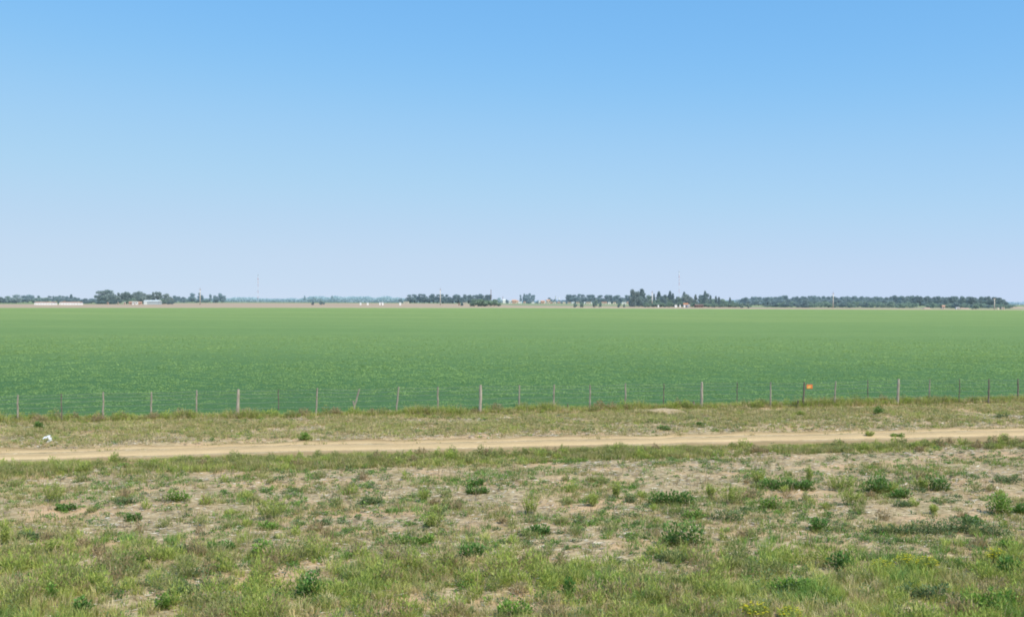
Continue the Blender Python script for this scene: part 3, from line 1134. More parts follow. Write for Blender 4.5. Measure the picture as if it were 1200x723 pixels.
def crumple(seed, pts, w):
    r_ = np.random.default_rng(seed)
    V, Fs = [], []
    m = 14
    for i in range(m):
        u = i / (m - 1) * (len(pts) - 1)
        a = int(min(u, len(pts) - 2))
        f = u - a
        c = np.array(pts[a]) * (1 - f) + np.array(pts[a + 1]) * f
        for j in range(6):
            V.append(c + np.array([0, .12 * (j / 5 - .5), w * (j / 5 - .5)]) + r_.normal(0, .014, 3))
    for i in range(m - 1):
        for j in range(5):
            a = i * 6 + j
            Fs.append((a, a + 1, a + 7, a + 6))
    return V, Fs


mb = MB()
mb.add(*crumple(3, [(-6 * s, 0, 6.2 * s), (-1 * s, .02, 8.2 * s), (2 * s, .04, 8.6 * s)], .065))
mb.add(*crumple(4, [(1 * s, .03, 8 * s), (3.5 * s, 0, 5 * s), (3.5 * s, .02, 3.2 * s)], .055))
mb.add(*crumple(5, [(4.5 * s, .0, 3.8 * s), (1 * s, -.02, 1.8 * s), (-1.8 * s, .02, .9 * s)], .055))
lit = mb.build('plastic_scrap', M_PLASTIC, None, smooth=False, label='crumpled scrap of white plastic lying on the verge above the road', cat='litter', loc=b)
mod = lit.modifiers.new('thick', 'SOLIDIFY')
mod.thickness = .006


# ------------------------------------------------------------------ distant trees
def crown_mesh(kind, seed):
    r_ = np.random.default_rng(seed)
    blobs = []
    if kind == 'round':
        for i in range(16):
            a = r_.uniform(0, 6.28)
            q = r_.random() ** .6 * .33
            z = r_.uniform(.13, .86)
            q *= 1.15 - abs(z - .5)
            blobs.append((math.cos(a) * q, math.sin(a) * q, z, r_.uniform(.15, .23), r_.uniform(.11, .17)))
        n, cs = 165, 0.069
    elif kind == 'gum':
        for i in range(12):
            a = r_.uniform(0, 6.28)
            q = r_.random() ** .6 * .24
            z = r_.uniform(.18, .9)
            blobs.append((math.cos(a) * q, math.sin(a) * q, z, r_.uniform(.09, .15), r_.uniform(.09, .14)))
        n, cs = 154, 0.063
    elif kind == 'conifer':
        for i in range(16):
            z = .1 + .85 * i / 15
            q = .2 * (1.05 - z)
            a = r_.uniform(0, 6.28)
            blobs.append((math.cos(a) * q * .5, math.sin(a) * q * .5, z, .04 + .2 * (1 - z), .07))
        n, cs = 132, 0.052
    elif kind == 'column':
        for i in range(12):
            z = .12 + .84 * i / 11
            blobs.append((r_.normal(0, .02), r_.normal(0, .02), z, .04 + .10 * math.sin(math.pi * min(z * .9 + .1, 1)), .07))
        n, cs = 132, 0.052
    else:  # shrub
        for i in range(12):
            a = r_.uniform(0, 6.28)
            q = r_.random() ** .5 * .36
            blobs.append((math.cos(a) * q, math.sin(a) * q, r_.uniform(.2, .75 - q * .5), r_.uniform(.13, .2), r_.uniform(.18, .26)))
        n, cs = 154, 0.092
    Ps, Cs, Ds = [], [], []
    for (bx, by, bz, br, bh) in blobs:
        d = unit(r_.normal(0, 1, (n, 3)))
        rr = r_.random((n, 1)) ** .4
        P = np.array([bx, by, bz]) + d * rr * np.array([br, br, bh])
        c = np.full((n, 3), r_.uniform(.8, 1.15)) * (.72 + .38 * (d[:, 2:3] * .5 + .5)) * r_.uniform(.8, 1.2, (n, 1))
        Ps.append(P)
        Cs.append(c)
        Ds.append(d + r_.normal(0, .7, (n, 3)))
    P, C, D = map(np.concatenate, (Ps, Cs, Ds))
    N = unit(r_.normal(0, 1, P.shape))
    top = P[:, 2].max() + cs * .4
    P[:, 2] /= top
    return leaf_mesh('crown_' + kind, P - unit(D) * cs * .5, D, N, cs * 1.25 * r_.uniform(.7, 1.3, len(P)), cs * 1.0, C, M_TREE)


def trunk_mesh(kind, seed):
    r_ = np.random.default_rng(seed)
    mb = MB()
    top = {'round': .7, 'gum': .8, 'conifer': .9, 'column': .9, 'shrub': .5}[kind]
    r0 = {'round': .028, 'gum': .022, 'conifer': .02, 'column': .018, 'shrub': .03}[kind]
    mb.tube([(0, 0, -.02), (.01, .0, top * .4), (-.01, .01, top * .7), (0, 0, top)], [r0 * 1.2, r0, r0 * .7, r0 * .25], 6)
    for i in range(5):
        a = r_.uniform(0, 6.28)
        z0 = top * r_.uniform(.3, .7)
        q = .2 if kind in ('round', 'shrub') else .12
        mb.tube([(0, 0, z0), (math.cos(a) * q * .5, math.sin(a) * q * .5, z0 + .08), (math.cos(a) * q, math.sin(a) * q, z0 + .17)], [r0 * .5, r0 * .35, r0 * .12], 5)
    return mb.mesh('trunk_' + kind, M_TRUNK)


TPL = {k: [(crown_mesh(k, 100 + i * 7), trunk_mesh(k, 300 + i)) for i in range(4)] for k in ('round', 'gum', 'conifer', 'column', 'shrub')}
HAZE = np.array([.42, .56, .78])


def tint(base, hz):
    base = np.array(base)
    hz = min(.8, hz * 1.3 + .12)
    c = base * (1 - hz) + HAZE * hz  # distance haze mixed into the foliage colour itself
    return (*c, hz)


GREY = (.24, .27, .21)
DARK = (.15, .20, .16)
MIDG = (.25, .33, .18)
NAMES = {'round': 'tree', 'gum': 'eucalyptus_tree', 'conifer': 'conifer_tree', 'column': 'poplar_tree', 'shrub': 'shrub'}
CATS = {'round': 'tree', 'gum': 'tree', 'conifer': 'tree', 'column': 'tree', 'shrub': 'shrub'}


def tree(kind, px, ytop, Z, wpx, label, group=None, base=MIDG, hz=.15):
    p = atZ(px, Z)
    h = height_to(px, ytop, Z)
    cm, tm = TPL[kind][rng.integers(4)]
    root = empty(NAMES[kind], p, label, CATS[kind], group, rng.uniform(0, 6.28))
    # template widths: about .9 round, .66 gum, .5 conifer, .3 column, 1 shrub
    tw = {'round': .88, 'gum': .66, 'conifer': .46, 'column': .28, 'shrub': 1.0}[kind]
    w = wpx * Z / F / tw
    c = obj('crown', cm, root)
    c.scale = (w, w, h)
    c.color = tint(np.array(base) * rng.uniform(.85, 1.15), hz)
    t = obj('trunk', tm, root)
    t.scale = (w * .5 + h * .4, w * .5 + h * .4, h)
    return root


# group A: hazy wood at the far left (0-115)
LA = 'grey-green tree of the hazy wood behind the two long white sheds'
for px, yt, w, k, b in [(-12, 347, 16, 'round', GREY), (0, 347.5, 14, 'round', GREY), (9, 346.8, 13, 'round', MIDG), (19, 345, 13, 'round', GREY), (15, 350, 16, 'round', MIDG), (4, 350, 14, 'round', MIDG),
                        (27, 346, 12, 'round', DARK), (33, 345.2, 13, 'round', DARK), (38, 347, 10, 'round', DARK), (45, 346.3, 8, 'gum', DARK), (43, 348.5, 12, 'round', MIDG), (52, 348.5, 12, 'round', MIDG),
                        (57, 346.6, 7, 'gum', DARK), (62.5, 346.6, 4, 'conifer', DARK), (68, 346, 8, 'round', DARK), (73, 346.6, 6, 'gum', DARK), (79, 347, 8, 'round', DARK), (83.5, 344.8, 7, 'conifer', DARK), (88, 348, 10, 'round', DARK), (98, 349.5, 13, 'round', DARK), (107, 349.6, 12, 'round', DARK), (114, 350, 10, 'round', DARK)]:
    tree(k, px, yt, rng.uniform(980, 1070), w * 1.1, LA, 'trees of the hazy wood behind the white sheds', b, .22)
# group B: farm trees 115-200
LBs = ['largest broad dark tree at the end of the farmyard trees', 'bushy tree filling the gap beside the largest farmyard tree', 'slim tree between the two big farmyard crowns', 'flat-topped farmyard tree with a dark crown',
       'farmyard tree beside the flat-topped one', 'broad farmyard tree behind the low pink house', 'farmyard tree directly behind the steel shed', 'thin pointed tree rising over the steel shed roof', 'tall two-stemmed tree past the steel shed', 'rounded last tree of the farmyard past the shed', 'pale green low tree in front of the farmyard trees', 'low green tree by the shed gable']
for i, (px, yt, w, k, b, Z) in enumerate([(127, 339.6, 24, 'round', GREY, 960), (120, 345, 14, 'round', GREY, 955), (139, 342.6, 6, 'gum', GREY, 965), (148, 341.8, 16, 'round', GREY, 965), (157, 345, 12, 'round', GREY, 985), (163, 341.2, 15, 'round', GREY, 970),
                                          (172, 343.4, 14, 'round', GREY, 990), (179.5, 342.2, 4, 'column', GREY, 980), (186.5, 341.6, 9, 'gum', GREY, 975), (196, 344, 11, 'round', GREY, 975), (153, 349.5, 12, 'round', MIDG, 945), (191, 350, 10, 'round', MIDG, 960)]):
    tree(k, px, yt, Z, w * 1.15, LBs[i], 'farmyard trees around the steel shed', b, .13)
for px, yt, w, lb in ((134, 351.5, 18, 'low dark shrub under the farmyard trees by the tiny huts'), (118, 352, 14, 'low dark shrub at the foot of the largest farmyard tree'), (200, 352, 10, 'low shrub at the last farmyard tree')):
    tree('shrub', px, yt, 940, w, lb, None, DARK, .13)
# group C 200-265
LCs = ['small hazy tree past the farmyard', 'small hazy tree, second past the farmyard', 'round-headed hazy tree before the first power pole', 'hazy tree just behind the first power pole', 'narrow hazy tree after the first power pole',
       'low wide hazy tree between the narrow one and the round end one', 'rounded hazy tree at the end of the row past the first power pole']
for i, (px, yt, w, k) in enumerate([(206, 346.2, 10, 'round'), (214, 347.8, 10, 'round'), (225, 343.2, 9, 'round'), (235, 342.8, 9, 'gum'), (246.5, 344.4, 5, 'gum'), (253, 346, 10, 'round'), (260, 343.4, 9, 'round')]):
    tree(k, px, yt, 1250, w, LCs[i], 'hazy trees around the first power pole', DARK, .25)
for px, yt, w in ((202, 350, 14), (218, 350, 16), (240, 350, 14), (231, 350.5, 14)):
    tree('round', px, yt, 1290, w, 'low hazy tree filling the row around the first power pole', 'low hazy trees', MIDG, .25)


# far woods that read as one mass
def far_wood(name, pts, Z, base, hz, label, depth=60, rough=1.2):
    """pts: (px, ytop) silhouette"""
    px = np.arange(pts[0][0], pts[-1][0], .55)
    yt = np.interp(px, [p[0] for p in pts], [p[1] for p in pts])
    yt = yt + (vnoise(px, px * 0, 3.2, int(Z) % 50) - .5) * rough + (vnoise(px, px * 0, 9, int(Z) % 31) - .5) * rough
    Ps, Cs = [], []
    zz = float(zfar(Z))
    for a, t in zip(px, yt):
        h = max(height_to(a, t, Z), .5)
        x0 = atZ(a, Z)[0]
        n = 46
        q = rng.random(n)
        z = h * (1 - (1 - q) ** 1.4)
        yj = rng.uniform(0, depth, n)
        Ps.append(np.stack([x0 + rng.normal(0, .8, n), Z + yj, zz + z * rng.uniform(.9, 1.0, n)], 1))
        Cs.append(np.full((n, 3), 1.0) * (.75 + .4 * q[:, None]) * rng.uniform(.8, 1.2, (n, 1)))
    P, C = np.concatenate(Ps), np.concatenate(Cs)
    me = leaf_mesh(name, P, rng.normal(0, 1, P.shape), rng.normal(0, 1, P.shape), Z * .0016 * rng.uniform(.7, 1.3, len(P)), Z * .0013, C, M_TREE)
    o = obj(name, me, kind='stuff', label=label, cat='wood')
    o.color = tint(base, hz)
    return o


far_wood('distant_treeline', [(196, 351), (265, 350.6), (275, 349.6), (292, 350), (300, 350.4), (318, 351), (332, 350.5), (345, 351), (357, 349), (366, 348.6), (378, 348.4), (390, 348.4), (400, 349), (412, 348), (425, 348.4), (432, 349), (443, 349.8), (450, 348.4), (460, 349.8), (470, 349.6), (475, 352)],
         1900, MIDG, .42, 'low blue-green wood along the horizon past the first power pole')
far_wood('horizon_woods', [(-300, 352.5), (60, 352.2), (400, 353.2), (560, 353.4), (640, 353.2), (800, 354.0), (870, 352.5), (1180, 355.3), (1195, 355.2), (1300, 355.8), (1500, 356)], 2600, GREY, .5, 'faint blue line of woods at the very horizon', rough=.5)
tree('conifer', 357, 346.2, 1800, 4, 'pointed tip of a conifer above the low far wood', None, MIDG, .4)
tree('round', 366, 347.6, 1790, 8, 'small rounded crown just past the pointed conifer in the far wood', None, MIDG, .4)
tree('column', 389, 346.4, 1800, 3, 'lone slim tree sticking up from the far wood', None, MIDG, .4)
tree('round', 470, 349.4, 1500, 6, 'dark small tree at the start of the dark tree row', None, DARK, .25)
tree('shrub', 366.5, 353.6, 930, 4, 'dark lone bush on the ploughed field, smaller of two', None, DARK, .1)
tree('shrub', 377, 351.4, 960, 9, 'grey-green lone bush on the ploughed field, larger of two', None, MIDG, .2)

# dark eucalyptus row 478-585
LD = 'dark crown of the long eucalyptus row in the middle of the horizon'
for px, yt in [(481, 345.2), (486, 344.8), (492, 344.2), (497.5, 344.6), (503, 345), (508, 344.4), (513, 344.8), (519, 344.6), (525, 345), (531, 344.8), (537, 345.2), (543, 344.8), (549, 345.4), (555, 345.6), (561, 345.4), (566, 344.4), (571, 345)]:
    tree('gum', px, yt, rng.uniform(1380, 1440), 11.5, LD, 'trees of the long eucalyptus row', DARK, .20)
for px in range(480, 574, 8):
    tree('round', px, 348.6, 1460, 11, 'low dark undergrowth tree in the shade of the eucalyptus row', 'undergrowth trees of the eucalyptus row', DARK, .20)
tree('shrub', 567, 350.0, 860, 22, 'broad olive shrub mass in front of the eucalyptus row', 'two olive shrubs before the eucalyptus row', MIDG, .06)
tree('shrub', 556, 350.8, 858, 15, 'olive shrub at the near side of the broad one', None, MIDG, .06)
tree('shrub', 579, 350.6, 870, 18, 'olive shrub at the far side of the broad one', None, MIDG, .06)
tree('shrub', 541.5, 354, 900, 4, 'tiny dark bush before the eucalyptus row', None, DARK, .1)
tree('round', 585, 348.8, 1500, 7, 'bluish small tree over the end of the olive shrubs', None, MIDG, .35)
# town trees
for px, yt, w, k, lb in [(594, 350.8, 5, 'round', 'small bluish tree beside a white house in the village'), (610, 345.4, 4, 'gum', 'narrow dark tree standing alone left of the tree clump'), (614.2, 344, 3.5, 'column', 'tall slim tree at the edge of the village tree clump'),
                         (619, 343.4, 8, 'round', 'highest rounded tree of the village clump'), (624, 345.4, 7, 'gum', 'last tree of the village clump'), (617, 347, 9, 'round', 'low front tree of the village clump'),
                         (630, 352, 5, 'round', 'tiny tree between the clump and the white houses'), (645, 348.6, 9, 'round', 'rounded tree over pale houses in the village'), (649, 350.6, 6, 'round', 'smaller tree beside the rounded village tree'), (634, 353, 3, 'round', 'dark dot of a tree between white houses')]:
    tree(k, px, yt, 1480, w, lb, None, DARK, .28)
for px in (654, 659, 663):
    tree('round', px, 351.4, 1550, 7, 'low bluish tree beside the village chimneys', 'low bluish village trees', DARK, .35)
# row 665-740
LE = 'dark crown of the second tree row behind the village houses'
for px, yt in [(667.5, 344.8), (672, 345.4), (676.5, 344.2), (681.5, 345), (686.5, 345.4), (691.5, 345), (697, 345.6), (703, 345.8), (709, 345.4), (715, 345.4), (721, 345.8), (727, 345.8), (733, 345.6), (738, 346)]:
    tree('gum', px, yt, rng.uniform(1500, 1560), 11.5, LE, 'trees of the second dark row', DARK, .22)
for px in range(667, 742, 8):
    tree('round', px, 349, 1575, 11, 'low dark undergrowth tree of the second row', 'undergrowth trees of the second row', DARK, .22)
for px, yt, w, lb in ((697.5, 350.6, 6, 'lone dark green bush on the green strip before the second row'), (703.5, 353.2, 4, 'small olive bush beside the lone dark green bush'), (725.5, 353.6, 4, 'olive bush on the green strip near the farm conifers'), (731.5, 355.6, 3, 'tiny dark bush by the farm conifers'), (682, 354, 6, 'faint olive bush on the green strip'), (674, 354.5, 5, 'faint olive bush at the start of the green strip')):
    tree('shrub', px, yt, 800, w, lb, None, MIDG, .12)
# farm group 738-865
FG_ = [('round', 743, 338.6, 10, GREY, 'tall brownish tree, first of the farm grove'), ('conifer', 740.5, 340.6, 6, DARK, 'dark narrow tree at the outer edge of the farm grove'), ('conifer', 752.5, 338.4, 12, DARK, 'tall dark pointed conifer beside the second-to-last power pole'),
       ('round', 749, 342.5, 10, DARK, 'dark tree wedged between the two tallest of the farm grove'), ('round', 760, 345.6, 9, MIDG, 'low green tree at the foot of the power pole in the grove'), ('conifer', 766.5, 344, 4, DARK, 'small dark conifer just behind the pole in the grove'),
       ('conifer', 772, 341.4, 8, DARK, 'dark pointed conifer after the pole, second tallest group'), ('round', 777, 345, 9, DARK, 'rounded dark tree leaning on the pointed conifer'), ('column', 785, 340.6, 4, DARK, 'slender cypress tip rising over the grove'), ('conifer', 788.5, 343.6, 6, DARK, 'small conifer joined to the slender cypress'),
       ('round', 782, 346, 10, MIDG, 'green rounded tree under the slender cypress'), ('conifer', 793, 347.4, 4, DARK, 'tiny dark conifer tip in the grove'), ('column', 801.5, 341.8, 4, DARK, 'cypress tip on the flat-topped tree over the orange house'), ('round', 805, 343.8, 11, GREY, 'flat-topped dark tree above the orange-roofed house'),
       ('round', 797, 347.4, 10, MIDG, 'green tree beside the orange-roofed house'), ('conifer', 815, 345, 6, GREY, 'pale grey conifer in the gap of the grove'), ('round', 825, 343.6, 12, DARK, 'broad dark tree with a peak, over the brown shed'), ('column', 826, 340.6, 3.5, DARK, 'thin cypress peak standing out of the broad dark tree'),
       ('column', 832.5, 345.8, 3, DARK, 'first slim cypress of the falling row'), ('column', 839, 346.6, 3, DARK, 'second slim cypress of the falling row'), ('conifer', 842.5, 347.8, 5, DARK, 'dark conifer after the second slim cypress'), ('round', 849, 350, 8, MIDG, 'low green tree near the end of the grove'),
       ('conifer', 855.5, 348.4, 4, DARK, 'last pointed tree of the grove'), ('round', 860, 352, 9, MIDG, 'low blue-green tree closing the grove'), ('round', 835, 350, 12, MIDG, 'low spreading tree under the slim cypresses'), ('round', 812, 350, 12, MIDG, 'low green tree between orange house and brown shed'), ('round', 788, 350, 12, MIDG, 'low green tree under the tiny conifer tip'),
       ('round', 769, 350, 10, MIDG, 'olive low tree between pole and white post'), ('round', 845, 353, 12, MIDG, 'lowest green tree at the thin end of the grove'), ('round', 825, 350.5, 12, MIDG, 'low green tree in front of the broad dark tree'), ('round', 743, 347, 10, DARK, 'dark underwood tree at the start of the grove')]
for k, px, yt, w, b, lb in FG_:
    tree(k, px, yt, rng.uniform(880, 930), w * 1.25, lb, 'trees of the farm grove', b, .12)
for px in range(757, 868, 9):
    tree('shrub', px, 354.2 + (px - 757) * .012, rng.uniform(850, 880), 12, 'low green shrub along the foot of the farm grove', 'shrubs along the farm grove', MIDG, .10)
# big wood 868-1180
LW = 'dark blue-grey crown in the long wood closing the horizon beyond the last poles'
sil = [(868, 350), (871, 348.6), (880, 347.8), (890, 347.6), (900, 348), (910, 347.6), (920, 345.8), (930, 347.4), (940, 347.2), (950, 346.4), (960, 346.4), (970, 346.6), (985, 347), (1000, 346.6), (1010, 347), (1025, 347.6), (1037, 347.6), (1050, 346), (1062, 347), (1073, 346), (1087, 346.6), (1098, 347.4), (1110, 347.6), (1122, 346.6), (1132, 347.4), (1142, 347.8), (1150, 347.6), (1160, 347), (1170, 348.4), (1176, 350.5), (1179, 353)]
sx_, sy_ = [p[0] for p in sil], [p[1] for p in sil]
px = 871.0
while px < 1178:
    w = rng.uniform(7, 13)
    yt = float(np.interp(px, sx_, sy_)) + rng.uniform(-.3, .7)
    tree('round' if rng.random() < .6 else 'gum', px, yt, rng.uniform(1080, 1200), w, LW, 'trees of the long dark wood', DARK, float(np.interp(px, [868, 1000, 1178], [.24, .2, .12])))
    px += w * .40
far_wood('wood_interior', [(869, 352), (900, 350.4), (1000, 350.2), (1100, 350.2), (1170, 351.4), (1177, 356)], 1215, DARK, .22, 'shaded inside of the long dark wood', 30)
px = 873.0
while px < 1185:
    w = rng.uniform(8, 14)
    yt = float(np.interp(px, [870, 900, 930, 960, 1060, 1180], [355.4, 356, 353.4, 353, 353.6, 356.5])) + rng.uniform(-.5, 1.6)
    if not (880 < px < 897 or 1075 < px < 1088):
        tree('round' if rng.random() < .5 else 'shrub', px, yt, rng.uniform(870, 960), w, 'green lower tree or shrub in front of the long dark wood', 'green shrubs in front of the long dark wood', MIDG if rng.random() < .7 else DARK, .14)
    px += w * .42
for px, yt, w, lb in ((869, 354, 6, 'small bush in the gap between grove and long wood'), (877, 355.4, 5, 'lone round bush before the long wood'), (1143, 357, 10, 'brownish bush beside the reddish bank'), (1176, 357.4, 8, 'olive bush beyond the last power pole')):
    tree('shrub', px, yt, 800, w, lb, None, MIDG, .1)


# ------------------------------------------------------------------ power poles
def power_pole(px, yt, Z, label):
    p = atZ(px, Z)
    h = height_to(px, yt, Z)
    root = empty('power_pole', p, label, 'power pole', 'power poles crossing the plain')
    MB().tube([(0, 0, -.3), (0, 0, h * .5), (0, 0, h * .86)], [.50, .36, .26], 10).build('pole', M_CONC, root, smooth=True)
    MB().tube([(0, 0, h * .86), (0, 0, h)], [.2, .12], 8).build('pole_top', M_RUST, root)
    mb = MB()
    mb.box(-1.1, 1.1, -.1, .1, h * .86, h * .86 + .2)
    arm = mb.build('crossarm', M_CONC, root)
    for sx in (-1.0, 0.35, 1.0):
        MB().tube([(sx, 0, h * .86 + .2), (sx, 0, h * .86 + .35), (sx, 0, h * .86 + .6)], [.06, .11, .05], 8).build('insulator', M_RUST, arm)
    return root


power_pole(234.5, 337.3, 905, 'pale concrete power pole beside hazy round trees, tallest of the line')
power_pole(516, 337.6, 960, 'pale power pole in front of the long eucalyptus row')
power_pole(764.2, 340.5, 880, 'thick pale power pole in the farm grove')
power_pole(976.3, 342.0, 830, 'thin pale power pole in front of the long dark wood')
power_pole(1165.3, 348.6, 770, 'last and shortest power pole at the end of the long wood')


def mast(px, yt, Z, wr, label):
    p = atZ(px, Z)
    h = height_to(px, yt, Z)
    root = empty('radio_mast', p, label, 'radio mast')
    nsec = 9
    for i in range(nsec):
        z0, z1 = h * i / nsec, h * (i + 1) / nsec
        mb = MB()
        cs = [(wr * math.cos(a), wr * math.sin(a)) for a in (0, 2.094, 4.189)]
        for c in cs:
            mb.tube([(*c, z0), (*c, z1)], .036, 5)
        m = 6
        for j in range(m):
            a, b = z0 + (z1 - z0) * j / m, z0 + (z1 - z0) * (j + 1) / m
            for q in range(3):
                mb.tube([(*cs[q], a), (*cs[(q + 1) % 3], b)], .03, 4)
        mb.build('lattice_section', M_MASTR if i % 2 else M_MASTW, root)
    for q in range(3):
        a = 2.094 * q + .5
        for zf in (.45, .95):
            MB().tube([(0, 0, h * zf), (math.cos(a) * h * .5, math.sin(a) * h * .5, 0)], .01, 4).build('guy_wire', M_WIRE, root)
    MB().tube([(0, 0, h), (0, 0, h + 2.0)], .05, 5).build('antenna', M_WIRE, root)
    for zf in (.97, .82, .72):
        MB().tube([(0, 0, h * zf - .5), (0, 0, h * zf + .5)], [.55, .55], 8).build('dish', M_MASTR if zf < .9 else M_WIRE, root)


mast(302.3, 321.5, 1500, .4, 'faint red and white lattice mast beyond the ploughed field, near the low far wood')
mast(795.7, 317.5, 1500, .5, 'faint lattice radio mast rising behind the farm grove')
for px, yt, Z, r, m_, lb in ((575.3, 339.4, 1300, .42, M_RUST, 'dark slim chimney pipe behind the olive shrubs'), (589.2, 347.3, 1500, .35, M_RUST, 'short thin chimney pipe over the village start'), (651, 346.8, 1560, .85, M_SHEDW, 'blue-grey village chimney, thicker of two'), (655, 348.6, 1560, .7, M_STEEL, 'pale thin village chimney beside the thicker one')):
    p = atZ(px, Z)
    h = height_to(px, yt, Z)
    root = empty('chimney_stack', p, lb, 'chimney')
    MB().tube([(0, 0, 0), (0, 0, h * .6), (0, 0, h * .95)], [r * 1.2, r, r * .8], 10).build('shaft', m_, root, smooth=True)
    MB().tube([(0, 0, h * .95), (0, 0, h)], [r * 1.0, r * 1.0], 10).build('rim', m_, root)


# ------------------------------------------------------------------ buildings
def house(px, Z, wpx, ytop, label, wall=M_WHITE, roof=M_TILE, group=None, name='house', flat=False, rz=0, cat='house', wins=True):
    p = atZ(px, Z)
    w = wpx * Z / F
    h = max(height_to(px, ytop, Z), 1.8)
    d = min(w * .8, 9)
    root = empty(name, p, label, cat, group, rz)
    hw = h * (.92 if flat else .68)
    MB().box(-w / 2, w / 2, -d / 2, d / 2, -.3, hw).build('wall', wall, root)
    if flat:
        MB().box(-w / 2 - .2, w / 2 + .2, -d / 2 - .2, d / 2 + .2, hw + .002, h).build('roof', roof, root)
    else:
        MB().gable(-w / 2 - .3, w / 2 + .3, -d / 2 - .4, d / 2 + .4, hw + .002, h).build('roof', roof, root)
    if wins:
        MB().box(-.45, .45, -d / 2 - .03, -d / 2 + .05, 0, min(2.0, hw * .8)).build('door', M_RUST, root)
        for sx in (-w * .3, w * .3):
            if w > 4:
                MB().box(sx - .5, sx + .5, -d / 2 - .03, -d / 2 + .05, hw * .35, hw * .7).build('window', M_GLASS, root)
    return root


# two long white sheds
for px0, px1, lb in ((43, 64.5, 'long low white shed with thin red-brown roof, nearer the frame edge'), (72, 95, 'long low white shed with thin red-brown roof, beside a tiny tower')):
    Z = at(px0, 357.3)[1]
    a, b_ = atZ(px0, Z), atZ(px1, Z)
    w = b_[0] - a[0]
    h = height_to(px0, 354.6, Z)
    root = empty('poultry_shed', ((a[0] + b_[0]) / 2, Z, a[2]), lb, 'shed')
    MB().box(-w / 2, w / 2, -4, 4, -.3, h * 1.05).build('wall', M_WHITE, root)
    MB().gable(-w / 2 - .3, w / 2 + .3, -4.3, 4.3, h * 1.05 + .002, h * 1.32).build('roof', M_TILE, root)
    for i in range(7):
        sx = -w / 2 + w * (i + .5) / 7
        MB().box(sx - .25, sx + .25, -4.03, -3.97, .6, .95).build('vent', M_GLASS, root)
house(75.5, 1010, 4.2, 351.8, 'tiny tan tower house behind the second white shed', M_CREAM, M_TILE)
# steel shed
p = atZ(179, 905)
w = 17.0 * 905 / F
h = height_to(179, 351.7, 905)
root = empty('steel_shed', p, 'pale blue steel shed with pitched roof in front of the farmyard trees', 'shed')
MB().box(-w / 2, w / 2, -5, 5, -.3, h * .72).build('wall', M_SHEDW, root)
MB().gable(-w / 2 - .3, w / 2 + .3, -5.3, 5.3, h * .72 + .002, h).build('roof', M_STEEL, root)
MB().box(-w / 2 + .5, -w / 2 + 3.3, -5.06, -5.002, 0, h * .66).build('door', M_STEEL, root)
for px_, w_, yt_, wl, rf, lb, fl in [(126.5, 1.6, 354.2, M_PINK, M_TILE, 'tiny pink hut under the largest farmyard tree', True), (138.5, 1.2, 354.2, M_CREAM, M_CREAM, 'tiny cream hut between farmyard trees', True), (146.3, 1.8, 353.8, M_CREAM, M_STEEL, 'tiny pale yellow hut by the farmyard', True),
                                     (153, 3, 353.4, M_PINK, M_TILE, 'small pink house at the farmyard', False), (159, 6.5, 353.2, M_WHITE, M_CREAM, 'low white farmhouse with dark openings', True), (164.5, 3, 353.6, M_PINK, M_TILE, 'small pinkish annex between farmhouse and steel shed', False)]:
    house(px_, 890, w_, yt_, lb, wl, rf, flat=fl)
# on the ploughed field
for px_, w_, yt_, lb in ((422.5, 1.7, 354.3, 'small white box-shaped hut, first on the field edge'), (431, 1.9, 354.5, 'small white box-shaped hut, second on the field edge'), (469, 2.0, 354.1, 'small white hut at the start of the dark tree row')):
    house(px_, 940, w_, yt_, lb, M_WHITE, M_STEEL, flat=True, name='field_hut', cat='hut', wins=False)
house(447, 940, 4.6, 354.2, 'white and pale blue long hut on the field edge', M_WHITE, M_STEEL, flat=True, name='field_hut', cat='hut')
house(476, 1300, 6, 353.3, 'cream low house at the foot of the dark tree row', M_CREAM, M_CREAM, flat=True)
house(538, 930, 1.6, 355.0, 'tiny dark hut before the eucalyptus row', M_RUST, M_RUST, flat=True, name='field_hut', cat='hut', wins=False)
house(545, 1300, 5, 354.4, 'pale low house half hidden behind the tiny bush', M_CREAM, M_STEEL, flat=True)
# village
VL = [(590.8, 3, 350.6, M_WHITE, M_STEEL, 'white upright village house after the olive shrubs', False), (598, 3.4, 352, M_WHITE, M_STEEL, 'low white village house left of pink roofs', True), (602.5, 5, 351.2, M_PINK, M_TILE, 'wide pink village house with red roof', False), (606.2, 3, 352, M_CREAM, M_TILE, 'small tan village house by the lone narrow tree', False),
      (609.6, 3, 353.2, M_WHITE, M_WHITE, 'low white house under the lone narrow tree', True), (614.8, 2.2, 353.6, M_CREAM, M_TILE, 'tiny cream house at the tree clump', False), (624.6, 2.6, 353.6, M_WHITE, M_STEEL, 'tiny white house at the end of the tree clump', True), (632.4, 2, 352.2, M_WHITE, M_WHITE, 'bright white narrow house after the clump', True),
      (636, 4.4, 352.2, M_PINK, M_TILE, 'pink house between white ones', False), (639.5, 2.4, 352.8, M_WHITE, M_STEEL, 'bright low white house beside the pink one', True), (642.5, 4, 351, M_CREAM, M_TILE, 'tan-roofed house under the rounded village tree', False), (645.5, 3.6, 353.4, M_PINK, M_WHITE, 'low pink house before the rounded tree', True),
      (650, 3, 353.6, M_CREAM, M_STEEL, 'cream house under the thicker chimney', True), (655, 3.4, 353.8, M_CREAM, M_TILE, 'cream house under the thin chimney', False), (661, 3, 353.6, M_CREAM, M_STEEL, 'cream house before the second row starts', True)]
for px_, w_, yt_, wl, rf, lb, fl in VL:
    house(px_, 1440, w_, yt_, lb, wl, rf, 'village houses on the horizon', flat=fl)
